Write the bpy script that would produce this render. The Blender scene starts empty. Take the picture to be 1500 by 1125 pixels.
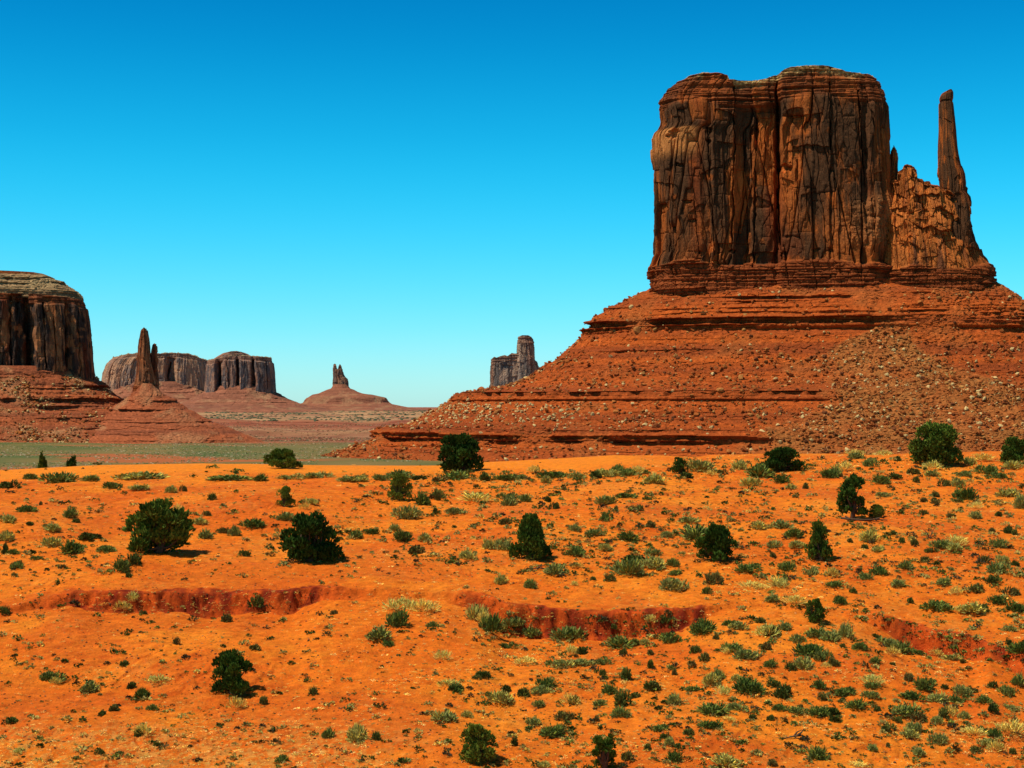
import bpy, math, random
import numpy as np
from mathutils import Vector

S = bpy.context.scene
C = S.collection
R = math.radians
F = 2308.3          # focal length in photograph pixels (photo is 1500 wide)
HY = 600.0          # row of the horizon

# ------------------------------------------------------------------ camera
cam_d = bpy.data.cameras.new("camera")
cam_d.sensor_width = 36.0
cam_d.lens = 36.0 * F / 1500.0
cam_d.shift_y = 37.5 / 1500.0
cam_d.clip_start = 1.0
cam_d.clip_end = 90000.0
cam = bpy.data.objects.new("camera", cam_d)
cam.location = (0, 0, 0)
cam.rotation_euler = (R(90), 0, 0)
C.objects.link(cam)
S.camera = cam
S.render.resolution_x = 1024
S.render.resolution_y = 768

# ------------------------------------------------------------------ light
TO_SUN = Vector((-0.47, -0.24, 0.95)).normalized()
sun_d = bpy.data.lights.new("sun", 'SUN')
sun_d.energy = 5.0
sun_d.angle = R(0.5)
sun_d.color = (1.0, 0.93, 0.80)
sun = bpy.data.objects.new("sun", sun_d)
sun.rotation_euler = TO_SUN.to_track_quat('Z', 'Y').to_euler()
C.objects.link(sun)

W = bpy.data.worlds.new("World")
S.world = W
W.use_nodes = True
wt = W.node_tree
wn, wl = wt.nodes, wt.links
bg = wn["Background"]
sky = wn.new('ShaderNodeTexSky')
sky.sky_type = 'NISHITA'
sky.sun_disc = False
sky.sun_elevation = math.asin(TO_SUN.z)
sky.sun_rotation = math.atan2(TO_SUN.x, TO_SUN.y)
sky.air_density = 1.0
sky.dust_density = 0.3
sky.ozone_density = 2.0
tc = wn.new('ShaderNodeTexCoord')
sp = wn.new('ShaderNodeSeparateXYZ')
wl.new(tc.outputs['Generated'], sp.inputs[0])
rmp = wn.new('ShaderNodeValToRGB')       # the deep, clean desert-sky tint, by elevation
rmp.color_ramp.interpolation = 'B_SPLINE'
SKY_TINT = [(0.0, (0.36, 0.60, 0.77)), (0.05, (0.17, 0.55, 0.70)), (0.11, (0.045, 0.53, 0.66)),
            (0.17, (0.010, 0.47, 0.60)), (0.25, (0.0, 0.29, 0.475)), (0.36, (0.0, 0.26, 0.45)), (0.6, (0.15, 0.18, 0.18))]
cr = rmp.color_ramp
while len(cr.elements) < len(SKY_TINT):
    cr.elements.new(0.5)
for e, (p, c) in zip(cr.elements, SKY_TINT):
    e.position = p
    e.color = (*c, 1)
wl.new(sp.outputs['Z'], rmp.inputs[0])
mx = wn.new('ShaderNodeMix')
mx.data_type = 'RGBA'
mx.blend_type = 'MULTIPLY'
mx.inputs[0].default_value = 1.0
wl.new(sky.outputs[0], mx.inputs[6])
wl.new(rmp.outputs[0], mx.inputs[7])
sc_ = wn.new('ShaderNodeVectorMath')
sc_.operation = 'SCALE'
sc_.inputs['Scale'].default_value = 2.5
wl.new(mx.outputs[2], sc_.inputs[0])
wl.new(sc_.outputs[0], bg.inputs[0])
bg.inputs[1].default_value = 0.10

S.view_settings.view_transform = 'Standard'
S.view_settings.look = 'None'
S.view_settings.exposure = 0.0
S.view_settings.gamma = 1.0
S.view_settings.use_curve_mapping = False
S.cycles.max_bounces = 6
S.cycles.volume_bounces = 1

# ------------------------------------------------------------------ noise
_TR = np.random.RandomState(12345)
_TAB = _TR.rand(65536).astype(np.float32)

def hsh(ix, iy, iz=0, seed=0):
    a = (np.asarray(ix).astype(np.int32) + (seed * 91 + 17)) & 255
    b = (np.asarray(iy).astype(np.int32) + (seed * 37 + 5)) & 255
    c = np.asarray(iz).astype(np.int32) * 7919 + seed * 2671
    return _TAB[((b << 8) + a + c) & 65535]

def vn2(x, y, seed=0):
    x = np.asarray(x, np.float32); y = np.asarray(y, np.float32)
    x, y = np.broadcast_arrays(x, y)
    ix = np.floor(x); iy = np.floor(y)
    fx = x - ix; fy = y - iy
    fx = fx * fx * (3 - 2 * fx); fy = fy * fy * (3 - 2 * fy)
    sd = seed * 2671
    xa = (ix.astype(np.int32) + (seed * 91 + 17)) & 255; xb = (xa + 1) & 255
    ya = ((iy.astype(np.int32) + (seed * 37 + 5)) & 255) << 8; yb = (ya + 256) & 65535
    a = _TAB[(ya + xa + sd) & 65535]; b = _TAB[(ya + xb + sd) & 65535]
    c = _TAB[(yb + xa + sd) & 65535]; d = _TAB[(yb + xb + sd) & 65535]
    return (a + (b - a) * fx + (c - a) * fy + (a - b - c + d) * fx * fy) * 2 - 1

def vn3(x, y, z, seed=0):
    x, y, z = np.broadcast_arrays(np.asarray(x, float), np.asarray(y, float), np.asarray(z, float))
    iz = np.floor(z); fz = z - iz; fz = fz * fz * (3 - 2 * fz)
    ix = np.floor(x); iy = np.floor(y)
    fx = x - ix; fy = y - iy
    fx = fx * fx * (3 - 2 * fx); fy = fy * fy * (3 - 2 * fy)
    out = 0
    for k, wz in ((0, 1 - fz), (1, fz)):
        a = hsh(ix, iy, iz + k, seed); b = hsh(ix + 1, iy, iz + k, seed)
        c = hsh(ix, iy + 1, iz + k, seed); d = hsh(ix + 1, iy + 1, iz + k, seed)
        out = out + wz * (a + (b - a) * fx + (c - a) * fy + (a - b - c + d) * fx * fy)
    return out * 2 - 1

def fbm2(x, y, seed=0, octv=4, gain=0.5):
    s = 0; a = 1; t = 0
    for o in range(octv):
        s = s + a * vn2(x * 2 ** o + 17.3 * o, y * 2 ** o - 9.1 * o, seed + o); t += a; a *= gain
    return s / t

def fbm3(x, y, z, seed=0, octv=4, gain=0.5):
    s = 0; a = 1; t = 0
    for o in range(octv):
        k = 2 ** o
        s = s + a * vn3(x * k + 17.3 * o, y * k - 9.1 * o, z * k + 3.7 * o, seed + o); t += a; a *= gain
    return s / t

def worley(x, y, seed=0):
    """F1, F2-F1 and a random number of the nearest cell."""
    x, y = np.broadcast_arrays(np.asarray(x, np.float32), np.asarray(y, np.float32))
    ix = np.floor(x); iy = np.floor(y)
    f1 = np.full(x.shape, 9.0, np.float32); f2 = np.full(x.shape, 9.0, np.float32); rid = np.zeros(x.shape, np.float32)
    for dx in (-1, 0, 1):
        for dy in (-1, 0, 1):
            jx = ix + dx; jy = iy + dy
            px = jx + hsh(jx, jy, 0, seed); py = jy + hsh(jx, jy, 1, seed)
            d = np.hypot(x - px, y - py)
            r = hsh(jx, jy, 2, seed)
            nearer = d < f1
            f2 = np.where(nearer, f1, np.minimum(f2, d))
            rid = np.where(nearer, r, rid)
            f1 = np.where(nearer, d, f1)
    return f1, f2 - f1, rid

def worley_dx(x, y, seed=0):
    """as worley, plus the sideways and upward offset from the cell's heart."""
    x, y = np.broadcast_arrays(np.asarray(x, np.float32), np.asarray(y, np.float32))
    ix = np.floor(x); iy = np.floor(y)
    f1 = np.full(x.shape, 9.0, np.float32); f2 = f1.copy(); rid = f1 * 0; ox = f1 * 0; oy = f1 * 0
    for dx in (-1, 0, 1):
        for dy in (-1, 0, 1):
            jx = ix + dx; jy = iy + dy
            px = jx + hsh(jx, jy, 0, seed); py = jy + hsh(jx, jy, 1, seed)
            d = np.maximum(np.abs(x - px), np.abs(y - py))
            nearer = d < f1
            f2 = np.where(nearer, f1, np.minimum(f2, d))
            rid = np.where(nearer, hsh(jx, jy, 2, seed), rid)
            ox = np.where(nearer, x - px, ox); oy = np.where(nearer, y - py, oy)
            f1 = np.where(nearer, d, f1)
    return f1, f2 - f1, rid, ox, oy

def sstep(a, b, x):
    t = np.clip((x - a) / (b - a), 0, 1)
    return t * t * (3 - 2 * t)

def lerp(a, b, t):
    return a + (b - a) * t

def mixc(c0, c1, t):
    t = np.clip(t, 0, 1)[..., None]
    return np.asarray(c0) * (1 - t) + np.asarray(c1) * t

# ------------------------------------------------------------------ mesh and object helpers
def mesh_np(name, verts, faces, col=None, smooth=False):
    """faces: (n,3) or (n,4) int array."""
    me = bpy.data.meshes.new(name)
    verts = np.ascontiguousarray(verts, dtype=np.float32)
    faces = np.ascontiguousarray(faces, dtype=np.int32)
    k = faces.shape[1]
    me.vertices.add(len(verts)); me.vertices.foreach_set('co', verts.ravel())
    me.loops.add(faces.size); me.loops.foreach_set('vertex_index', faces.ravel())
    me.polygons.add(len(faces))
    me.polygons.foreach_set('loop_start', np.arange(0, faces.size, k, dtype=np.int32))
    me.update(calc_edges=True)
    me.polygons.foreach_set('use_smooth', np.full(len(faces), smooth, dtype=bool))
    if col is not None:
        at = me.color_attributes.new('Col', 'FLOAT_COLOR', 'POINT')
        c4 = np.ones((len(verts), 4), dtype=np.float32)
        c4[:, :3] = col
        at.data.foreach_set('color', c4.ravel())
    me.update()
    return me

def link(name, me, mat=None, parent=None, loc=(0, 0, 0)):
    o = bpy.data.objects.new(name, me)
    C.objects.link(o)
    o.location = loc
    if parent is not None:
        o.parent = parent
    if mat is not None and me is not None and not me.materials:
        me.materials.append(mat)
    return o

def tag(o, label=None, cat=None, group=None, kind=None):
    if label: o['label'] = label
    if cat: o['category'] = cat
    if group: o['group'] = group
    if kind: o['kind'] = kind
    return o

def empty(name, loc, label=None, cat=None, group=None):
    o = bpy.data.objects.new(name, None)
    C.objects.link(o)
    o.location = loc
    return tag(o, label, cat, group)

def grid_faces(nr, nc, wrap=False):
    """faces of a grid stored row-major, nr rows by nc columns."""
    r = np.arange(nr - 1)[:, None] * nc
    if wrap:
        c = np.arange(nc)[None, :]; c2 = (c + 1) % nc
    else:
        c = np.arange(nc - 1)[None, :]; c2 = c + 1
    return np.stack([r + c, r + c2, r + nc + c2, r + nc + c], -1).reshape(-1, 4)

# ------------------------------------------------------------------ materials
def nmat(name):
    m = bpy.data.materials.new(name)
    m.use_nodes = True
    nt = m.node_tree
    b = nt.nodes['Principled BSDF']
    b.inputs['Roughness'].default_value = 0.95
    b.inputs['Specular IOR Level'].default_value = 0.08
    return m, nt, b

def noise_node(nt, vec, scale, detail=6, rough=0.6):
    n = nt.nodes.new('ShaderNodeTexNoise')
    n.inputs['Scale'].default_value = scale
    n.inputs['Detail'].default_value = detail
    n.inputs['Roughness'].default_value = rough
    nt.links.new(vec, n.inputs['Vector'])
    return n

def maprange(nt, val, a, b, c, d):
    n = nt.nodes.new('ShaderNodeMapRange')
    for i, v in zip((1, 2, 3, 4), (a, b, c, d)):
        n.inputs[i].default_value = v
    nt.links.new(val, n.inputs[0])
    return n.outputs[0]

def mulcol(nt, col, fac):
    n = nt.nodes.new('ShaderNodeVectorMath'); n.operation = 'SCALE'
    nt.links.new(col, n.inputs[0]); nt.links.new(fac, n.inputs['Scale'])
    return n.outputs[0]

def earth_mat(name, scales, lo=0.7, hi=1.35, bump=0.4, dist=1.0, stretch=(1, 1, 1)):
    """vertex-coloured earth or rock with noise grain at two scales and a bump."""
    m, nt, b = nmat(name)
    g = nt.nodes.new('ShaderNodeTexCoord')
    mp = nt.nodes.new('ShaderNodeMapping'); mp.inputs['Scale'].default_value = stretch
    nt.links.new(g.outputs['Object'], mp.inputs[0])
    a = nt.nodes.new('ShaderNodeVertexColor'); a.layer_name = 'Col'
    n1 = noise_node(nt, mp.outputs[0], scales[0], 8, 0.65)
    n2 = noise_node(nt, g.outputs['Object'], scales[1], 5, 0.7)
    f1 = maprange(nt, n1.outputs[0], 0.3, 0.7, lo, hi)
    f2 = maprange(nt, n2.outputs[0], 0.3, 0.7, lo + 0.1, hi - 0.1)
    c = mulcol(nt, mulcol(nt, a.outputs[0], f1), f2)
    nt.links.new(c, b.inputs['Base Color'])
    ad = nt.nodes.new('ShaderNodeMath'); ad.operation = 'ADD'
    nt.links.new(n1.outputs[0], ad.inputs[0]); nt.links.new(n2.outputs[0], ad.inputs[1])
    bp = nt.nodes.new('ShaderNodeBump')
    bp.inputs['Strength'].default_value = bump
    bp.inputs['Distance'].default_value = dist
    nt.links.new(ad.outputs[0], bp.inputs['Height'])
    nt.links.new(bp.outputs[0], b.inputs['Normal'])
    return m

M_SAND = earth_mat('sand', (1.6, 8.0), 0.72, 1.3, 0.8, 0.18)
M_ROCK = earth_mat('sandstone', (0.35, 1.6), 0.6, 1.45, 0.8, 1.2, (1, 1, 0.35))
M_TALUS = earth_mat('talus_earth', (0.45, 1.9), 0.65, 1.4, 0.9, 0.9)
M_FAR = earth_mat('distant_sandstone', (0.05, 0.3), 0.75, 1.25, 0.7, 4.0, (1, 1, 0.3))
M_SCREE = earth_mat('scree_rock', (0.8, 3.0), 0.75, 1.25, 0.5, 0.2)

def leafy_mat(name, cols, spread=0.5, scale=1.5):
    """foliage: a random tone per plant, a noise tone through the plant, tint from the Col attribute."""
    m, nt, b = nmat(name)
    b.inputs['Roughness'].default_value = 0.7
    g = nt.nodes.new('ShaderNodeTexCoord')
    oi = nt.nodes.new('ShaderNodeObjectInfo')
    r = nt.nodes.new('ShaderNodeValToRGB')
    while len(r.color_ramp.elements) < len(cols):
        r.color_ramp.elements.new(0.5)
    for i, (e, c) in enumerate(zip(r.color_ramp.elements, cols)):
        e.position = i / (len(cols) - 1); e.color = (*c, 1)
    n = noise_node(nt, g.outputs['Object'], scale, 3, 0.6)
    nn = maprange(nt, n.outputs[0], 0.3, 0.7, -spread / 2, spread / 2)
    ad = nt.nodes.new('ShaderNodeMath'); ad.operation = 'ADD'; ad.use_clamp = True
    nt.links.new(oi.outputs['Random'], ad.inputs[0]); nt.links.new(nn, ad.inputs[1])
    nt.links.new(ad.outputs[0], r.inputs[0])
    a = nt.nodes.new('ShaderNodeVertexColor'); a.layer_name = 'Col'
    mm = nt.nodes.new('ShaderNodeVectorMath'); mm.operation = 'MULTIPLY'
    nt.links.new(r.outputs[0], mm.inputs[0]); nt.links.new(a.outputs[0], mm.inputs[1])
    nt.links.new(mm.outputs[0], b.inputs['Base Color'])
    return m

M_JUN = leafy_mat('juniper_foliage', [(0.030, 0.062, 0.008), (0.065, 0.11, 0.013), (0.15, 0.18, 0.022)], 0.7, 1.4)
M_SAGE = leafy_mat('sagebrush_foliage', [(0.07, 0.105, 0.018), (0.14, 0.175, 0.035), (0.23, 0.24, 0.065), (0.42, 0.36, 0.08)], 0.35, 2.0)
M_DSHRUB = leafy_mat('dark_shrub_foliage', [(0.05, 0.065, 0.012), (0.10, 0.12, 0.022), (0.15, 0.11, 0.03)], 0.4, 2.0)
M_STRAW = leafy_mat('dry_grass', [(0.50, 0.36, 0.07), (0.66, 0.52, 0.12), (0.45, 0.44, 0.11)], 0.5, 2.0)
M_MIX = leafy_mat('low_scrub', [(0.8, 0.8, 0.8), (1.2, 1.2, 1.2)], 0.5, 0.7)
M_BOULD, _nt, _b = nmat('boulder_stone')
def _boulder():
    nt, b = _nt, _b
    oi = nt.nodes.new('ShaderNodeObjectInfo'); g = nt.nodes.new('ShaderNodeTexCoord')
    r = nt.nodes.new('ShaderNodeValToRGB')
    cs = [(0.18, 0.045, 0.012), (0.30, 0.085, 0.018), (0.33, 0.10, 0.024), (0.40, 0.17, 0.045)]
    while len(r.color_ramp.elements) < 4: r.color_ramp.elements.new(.5)
    for i, e in enumerate(r.color_ramp.elements): e.position = i / 3; e.color = (*cs[i], 1)
    nt.links.new(oi.outputs['Random'], r.inputs[0])
    n = noise_node(nt, g.outputs['Object'], 2.5, 6, 0.65)
    f = maprange(nt, n.outputs[0], 0.3, 0.7, 0.7, 1.3)
    nt.links.new(mulcol(nt, r.outputs[0], f), b.inputs['Base Color'])
    bp = nt.nodes.new('ShaderNodeBump'); bp.inputs['Strength'].default_value = 0.5
    bp.inputs['Distance'].default_value = 0.3
    nt.links.new(n.outputs[0], bp.inputs['Height']); nt.links.new(bp.outputs[0], b.inputs['Normal'])
_boulder()
M_WOOD, _nt, _b = nmat('weathered_wood')
_g = _nt.nodes.new('ShaderNodeTexCoord')
_n = noise_node(_nt, _g.outputs['Object'], 6, 5)
_r = _nt.nodes.new('ShaderNodeValToRGB')
_r.color_ramp.elements[0].color = (0.03, 0.018, 0.010, 1); _r.color_ramp.elements[1].color = (0.15, 0.09, 0.05, 1)
_nt.links.new(_n.outputs[0], _r.inputs[0]); _nt.links.new(_r.outputs[0], _b.inputs['Base Color'])

# ------------------------------------------------------------------ the ground
def smooth_curve(pts, lo, hi, n, width):
    t = np.linspace(lo, hi, n)
    v = np.interp(t, [p[0] for p in pts], [p[1] for p in pts])
    k = max(3, int(width / (hi - lo) * n)); w = np.hanning(k + 2)[1:-1]; w /= w.sum()
    vp = np.pad(v, (k, k), mode='edge')
    v = np.convolve(vp, w, 'same')[k:-k]
    return t, v

_bt, _bv = smooth_curve([(0, -18.2), (30, -17.6), (55, -16.9), (70, -15.9), (82, -14.2), (96, -12.5), (104, -11.3),
                         (115, -9.97), (135, -8.75), (160, -7.62), (185, -7.2), (200, -6.95), (215, -7.4), (240, -9.5),
                         (300, -16), (360, -22), (450, -28), (700, -30.5)], 0, 700, 7000, 12)
_ft, _fv = smooth_curve([(600, -30.5), (1000, -31), (1400, -32), (1900, -38), (2350, -45), (2550, -45), (2600, -37), (2700, -35.5),
                         (3000, -33), (3300, -29.5), (3360, -23), (4200, -12), (4700, -7), (5500, -2), (7000, 1),
                         (9000, 4), (12000, 4)], 600, 12000, 12000, 50)

CREST = ([-400, 0, 150, 300, 460, 560, 640, 700, 800, 900, 1000, 1100, 1300, 1500, 1900],
         [694, 690, 682, 679, 682, 683, 683, 678, 673, 667, 671, 667, 664, 666, 668])
BANK_X = [-400, -60, 30, 100, 150, 300, 430, 470, 560, 650, 700, 740, 880, 1000, 1040, 1090, 1260, 1330, 1420, 1450, 1500, 1650, 1900]
BANK_H = [0.3, 0.4, 0.5, 0.8, 1.35, 1.5, 1.3, 0.6, 0.35, 0.4, 0.9, 1.5, 1.55, 1.2, 0.5, 0.2, 0.3, 1.6, 1.9, 1.0, 1.6, 1.2, 0.4]
BANK_D = [99, 96, 97.5, 99.5, 99, 98.8, 99.5, 100.5, 100, 99.5, 98.5, 96.6, 95.5, 95.5, 96.5, 97, 96, 92.5, 89.5, 87.5, 85.5, 84, 84]
MOUNDS = [  # px column, distance, half width m, half length m, height m
    (345, 142, 8.0, 9.0, 0.95), (440, 128, 6.0, 6.0, 0.5), (60, 128, 7.0, 8.0, 0.5), (160, 108, 9, 5, 0.35),
    (700, 71, 4.2, 4.5, 0.55), (960, 73, 3.0, 4.0, 0.55), (790, 84, 5.5, 3.5, 0.45), (1060, 74, 4.0, 3.5, 0.45),
    (880, 130, 7.0, 6.0, 0.6), (1130, 150, 7.0, 7.0, 0.7), (1250, 120, 8.0, 7.0, 0.5), (960, 112, 6, 5, .3),
    (100, 84, 6.0, 7.0, -0.55), (380, 80, 7.0, 6.0, -0.35), (250, 90, 7.0, 4.5, 0.45), (1280, 86, 6, 4, 0.5),
    (560, 120, 8, 6, -0.3), (1420, 78, 4, 4, 0.45), (620, 185, 16, 9, 0.25), (180, 190, 14, 9, 0.25), (1400, 108, 8, 5, .4)]

def ground_z(x, d):
    x = np.asarray(x, float); d = np.asarray(d, float)
    px = 750 + F * x / np.maximum(d, 5)
    z = np.where(d < 650, np.interp(d, _bt, _bv), np.interp(d + 220 * fbm2(x / 330, d / 1200, 5, 4), _ft, _fv))
    # the dune crest
    cz = -(np.interp(px, *CREST) - 680) / F * 200
    z = z + cz * sstep(150, 190, d) * (1 - sstep(240, 420, d))
    near = 1 - sstep(230, 420, d)
    dune = sstep(172, 186, d) * (1 - sstep(880, 1000, px)) * near    # smooth blown sand on the crest
    rough = near * (1 - 0.85 * dune)
    z = z + rough * (0.58 * fbm2(x / 13, d / 17, 11, 3) + 0.17 * fbm2(x / 3.2, d / 3.8, 12, 3)
                     + 0.05 * fbm2(x / 0.9, d / 0.9, 13, 3) + 0.022 * fbm2(x / 0.25, d / 0.3, 16, 2))
    z = z + rough * 0.10 * np.abs(fbm2(x / 1.6, d / 0.9, 17, 3)) 
    # small rills running down towards the camera
    rl = 1 - np.abs(fbm2(x / 1.7 + 1.3 * fbm2(x / 5, d / 5, 8, 3), d / 4, 14, 3))
    z = z - rough * 0.09 * sstep(0.86, 1.0, rl) * sstep(-0.1, 0.5, fbm2(x / 16, d / 12, 15, 2))
    for (mp, md, rx, ry, h) in MOUNDS:
        mx_ = (mp - 750) / F * md
        q = ((x - mx_) / rx) ** 2 + ((d - md) / ry) ** 2
        z = z + h * np.exp(-q) * near
    # eroded wash bank
    hb = np.interp(px, BANK_X, BANK_H)
    db = np.interp(px, BANK_X, BANK_D) + 0.9 * fbm2(x / 5.0, 0 * x + 3, 21, 3) + 0.45 * fbm2(x / 1.3, d / 1.4, 22, 3) + 0.28 * fbm2(x / 0.45, d / 0.35, 26, 2)
    hb = hb * (0.88 + 0.45 * fbm2(x / 4.5, 0 * x, 23, 3))
    t = d - db
    w = 0.75
    step = sstep(0, w, t)
    nibble = 1.6 * fbm2(x / 0.8, t * 1.6, 24, 4)
    _w1, _w2, _w3 = worley(x / 0.9, t / 0.45 + 9, 27)
    step = np.clip(step + (0.35 * (_w3 - .5) - .15 * np.exp(-_w2 / .08)) * sstep(0, .12, step) * (1 - sstep(.85, 1, step)) + 0.22 * nibble * (step * (1 - step)) * 4, 0, 1.1)
    low = hb * np.where(t < 0, np.exp(t / 13.0), 1.0)
    z = z - low * (1 - step) * near * (t < w) * 0.9 + 0.12 * hb * np.exp(-((t - w - 1) / 2.5) ** 2) * near * (t > 0)
    bank = np.clip(4 * sstep(-0.35, 0.1, t) * (1 - sstep(w, w + 0.5, t)), 0, 1) * sstep(0.25, 0.8, hb) * near
    far = sstep(500, 1200, d)
    z = z + far * (1.5 + 3.5 * sstep(2200, 2700, d)) * fbm2(x / 110, d / 130, 31, 4) * (1 - 0.6 * sstep(5500, 7000, d))
    return z, bank, dune, near, px, t

print('ground')
cols = np.concatenate([-750 + 0 * np.array([0.]), ])
cx_ = np.concatenate([np.linspace(-16000, -2600, 24), np.linspace(-2400, -260, 70), np.linspace(-240, 1740, 1240),
                      np.linspace(1760, 3900, 70), np.linspace(4100, 17500, 24)])
rows = np.concatenate([np.linspace(4, 54, 30), np.linspace(54.6, 92, 330), np.linspace(92.06, 104, 220), np.linspace(104.1, 214, 560),
                       np.linspace(214.5, 300, 60), np.geomspace(303, 1300, 110), np.geomspace(1306, 6000, 420),
                       np.geomspace(6100, 60000, 60)])
GX = (cx_[None, :] - 750) / F * rows[:, None]
GD = np.repeat(rows[:, None], len(cx_), 1)
GZ, BANK, DUNE, NEAR, GPX, GT = ground_z(GX, GD)
ROWY = HY - F * GZ / GD     # the photograph row each grid point projects to

def ground_colour():
    x, d = GX, GD
    sand = mixc((0.66, 0.132, 0.008), (0.76, 0.215, 0.014), 0.45 + 0.8 * fbm2(x / 7, d / 10, 41, 4) + .5 * fbm2(x / .5, d / .8, 48, 3))
    red = mixc((0.50, 0.072, 0.006), (0.60, 0.105, 0.009), 0.5 + fbm2(x / 1.5, d / 1.0, 42, 3))
    c = sand
    # redder compact earth in patches and on steeper faces
    gz = np.gradient(GZ, axis=0) / np.gradient(GD, axis=0)
    c = mixc_arr(c, red, np.clip(sstep(-0.05, 0.30, fbm2(x / 8, d / 7, 43, 4)) * 0.55 + sstep(0.16, 0.45, gz) * 0.5, 0, 0.85) * (1 - DUNE))
    c = mixc_arr(c, np.broadcast_to(np.array((0.78, 0.215, 0.011)), c.shape), DUNE * 0.85)
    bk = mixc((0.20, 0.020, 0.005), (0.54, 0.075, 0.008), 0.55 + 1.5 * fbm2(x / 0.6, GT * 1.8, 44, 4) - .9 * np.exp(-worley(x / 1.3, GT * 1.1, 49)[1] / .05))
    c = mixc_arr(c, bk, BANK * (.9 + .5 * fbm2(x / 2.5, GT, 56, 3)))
    # straw litter
    m = np.clip(sstep(0.05, 0.35, fbm2(x / 4, d / 5, 45, 4)) * 0.35, 0, 1)
    lowleft = sstep(1030, 1095, HY - F * GZ / GD) * (1 - sstep(480, 700, GPX))
    m = np.maximum(m, lowleft * (0.9 + 0.6 * fbm2(x / 1.5, d / 2, 46, 3)))
    m = m * sstep(-0.15, 0.3, fbm2(x / 0.22, d / 0.4, 47, 3)) * (1 - DUNE) * (1 - BANK)
    c = mixc_arr(c, np.broadcast_to(np.array((0.62, 0.30, 0.06)), c.shape), m * 0.5)
    # valley beyond the crest
    v = 1 - NEAR
    scrub = mixc((0.085, 0.105, 0.030), (0.22, 0.14, 0.045), 0.45 + 0.8 * fbm2(x / 45, d / 70, 51, 4))
    scrub = mixc_arr(scrub, np.broadcast_to(np.array((0.36, 0.10, 0.03)), scrub.shape), sstep(0.25, 0.5, fbm2(x / 120, d / 120, 52, 3)))
    c = mixc_arr(c, scrub, v)
    redpl = mixc((0.21, 0.055, 0.025), (0.30, 0.105, 0.048), 0.5 + 1.3 * fbm2(x / 500, d / 45, 53, 4))
    tan = mixc((0.24, 0.10, 0.05), (0.38, 0.22, 0.10), 0.5 + 1.4 * fbm2(x / 300, d / 35, 54, 4))
    redpl = redpl * (1 + .35 * fbm2(x / 22, d / 14, 57, 4))[..., None]; tan = tan * (1 + .35 * fbm2(x / 22, d / 14, 58, 4))[..., None]
    c = mixc_arr(c, redpl, sstep(1500, 1900, d + 200 * fbm2(x / 200, d / 300, 55, 2)))
    c = mixc_arr(c, tan, sstep(2480, 2520, d) * (1 - sstep(2750, 2900, d)) * 0.8)
    c = mixc_arr(c, tan, sstep(3380, 3500, d) * (1 - sstep(5200, 6000, d)) * 0.9)
    return c

def mixc_arr(a, b, t):
    t = np.clip(t, 0, 1)[..., None]
    return a * (1 - t) + b * t

gv = np.stack([GX, GD, GZ], -1).reshape(-1, 3)
gme = mesh_np('ground', gv, grid_faces(len(rows), len(cx_)), ground_colour().reshape(-1, 3), smooth=True)
gme.materials.append(M_SAND)
g = link('ground', gme)
tag(g, 'orange desert sand rising to a pale dune crest, red plains beyond', 'ground', kind='structure')
del gv

def cast(px, py, dmax=290.0):
    """first ground point seen at photograph pixel (px, py)."""
    j = int(np.clip(np.searchsorted(cx_, px), 1, len(cx_) - 1))
    t = (px - cx_[j - 1]) / (cx_[j] - cx_[j - 1])
    i1 = np.searchsorted(rows, 54.0); i2 = np.searchsorted(rows, dmax)
    z = GZ[i1:i2, j - 1] * (1 - t) + GZ[i1:i2, j] * t
    d = rows[i1:i2]; yy = HY - F * z / d
    k = np.nonzero(yy <= py)[0]
    if len(k) == 0:
        k = int(np.argmin(yy)); return np.array([(px - 750) / F * d[k], d[k], z[k]])
    k = int(k[0])
    return np.array([(px - 750) / F * d[k], d[k], z[k]])

def ground_at(x, d):
    return float(ground_z(np.array([x]), np.array([d]))[0][0])

# ------------------------------------------------------------------ rock towers
class Frame:
    """an upright frame at photograph column cx and distance Yc, its depth axis along the line of sight."""
    def __init__(s, cx, Yc, zb):
        s.cx = cx; s.Yc = Yc
        X = (cx - 750) / F * Yc
        s.phi = math.atan2(X, Yc)
        s.o = np.array([X, Yc, zb])
        s.right = np.array([math.cos(s.phi), -math.sin(s.phi), 0])
        s.fwd = np.array([math.sin(s.phi), math.cos(s.phi), 0])
        s.k = Yc * math.cos(s.phi) / F          # metres per photograph pixel, sideways
    def local(s, a, b, z):
        """local (relative to the empty) coordinates"""
        return a[..., None] * s.right + b[..., None] * s.fwd + (z - s.o[2])[..., None] * np.array([0, 0, 1.0])

def plan(n, power, front=2.2):
    """closed superellipse sampled evenly, denser on the camera side; starts at the back."""
    th = np.linspace(0, 2 * np.pi, 20001) + np.pi / 2
    p = 2.0 / power
    a = np.sign(np.cos(th)) * np.abs(np.cos(th)) ** p
    b = np.sign(np.sin(th)) * np.abs(np.sin(th)) ** p
    ds = np.hypot(np.diff(a), np.diff(b))
    w = np.where(b[1:] < 0.3, front * 1.6, 1.0)
    cum = np.concatenate([[0], np.cumsum(ds * w)])
    t = np.linspace(0, cum[-1], n + 1)[:-1]
    a2 = np.interp(t, cum, a); b2 = np.interp(t, cum, b)
    s = np.interp(t, cum, np.concatenate([[0], np.cumsum(ds)]))
    return a2, b2, s

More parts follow.
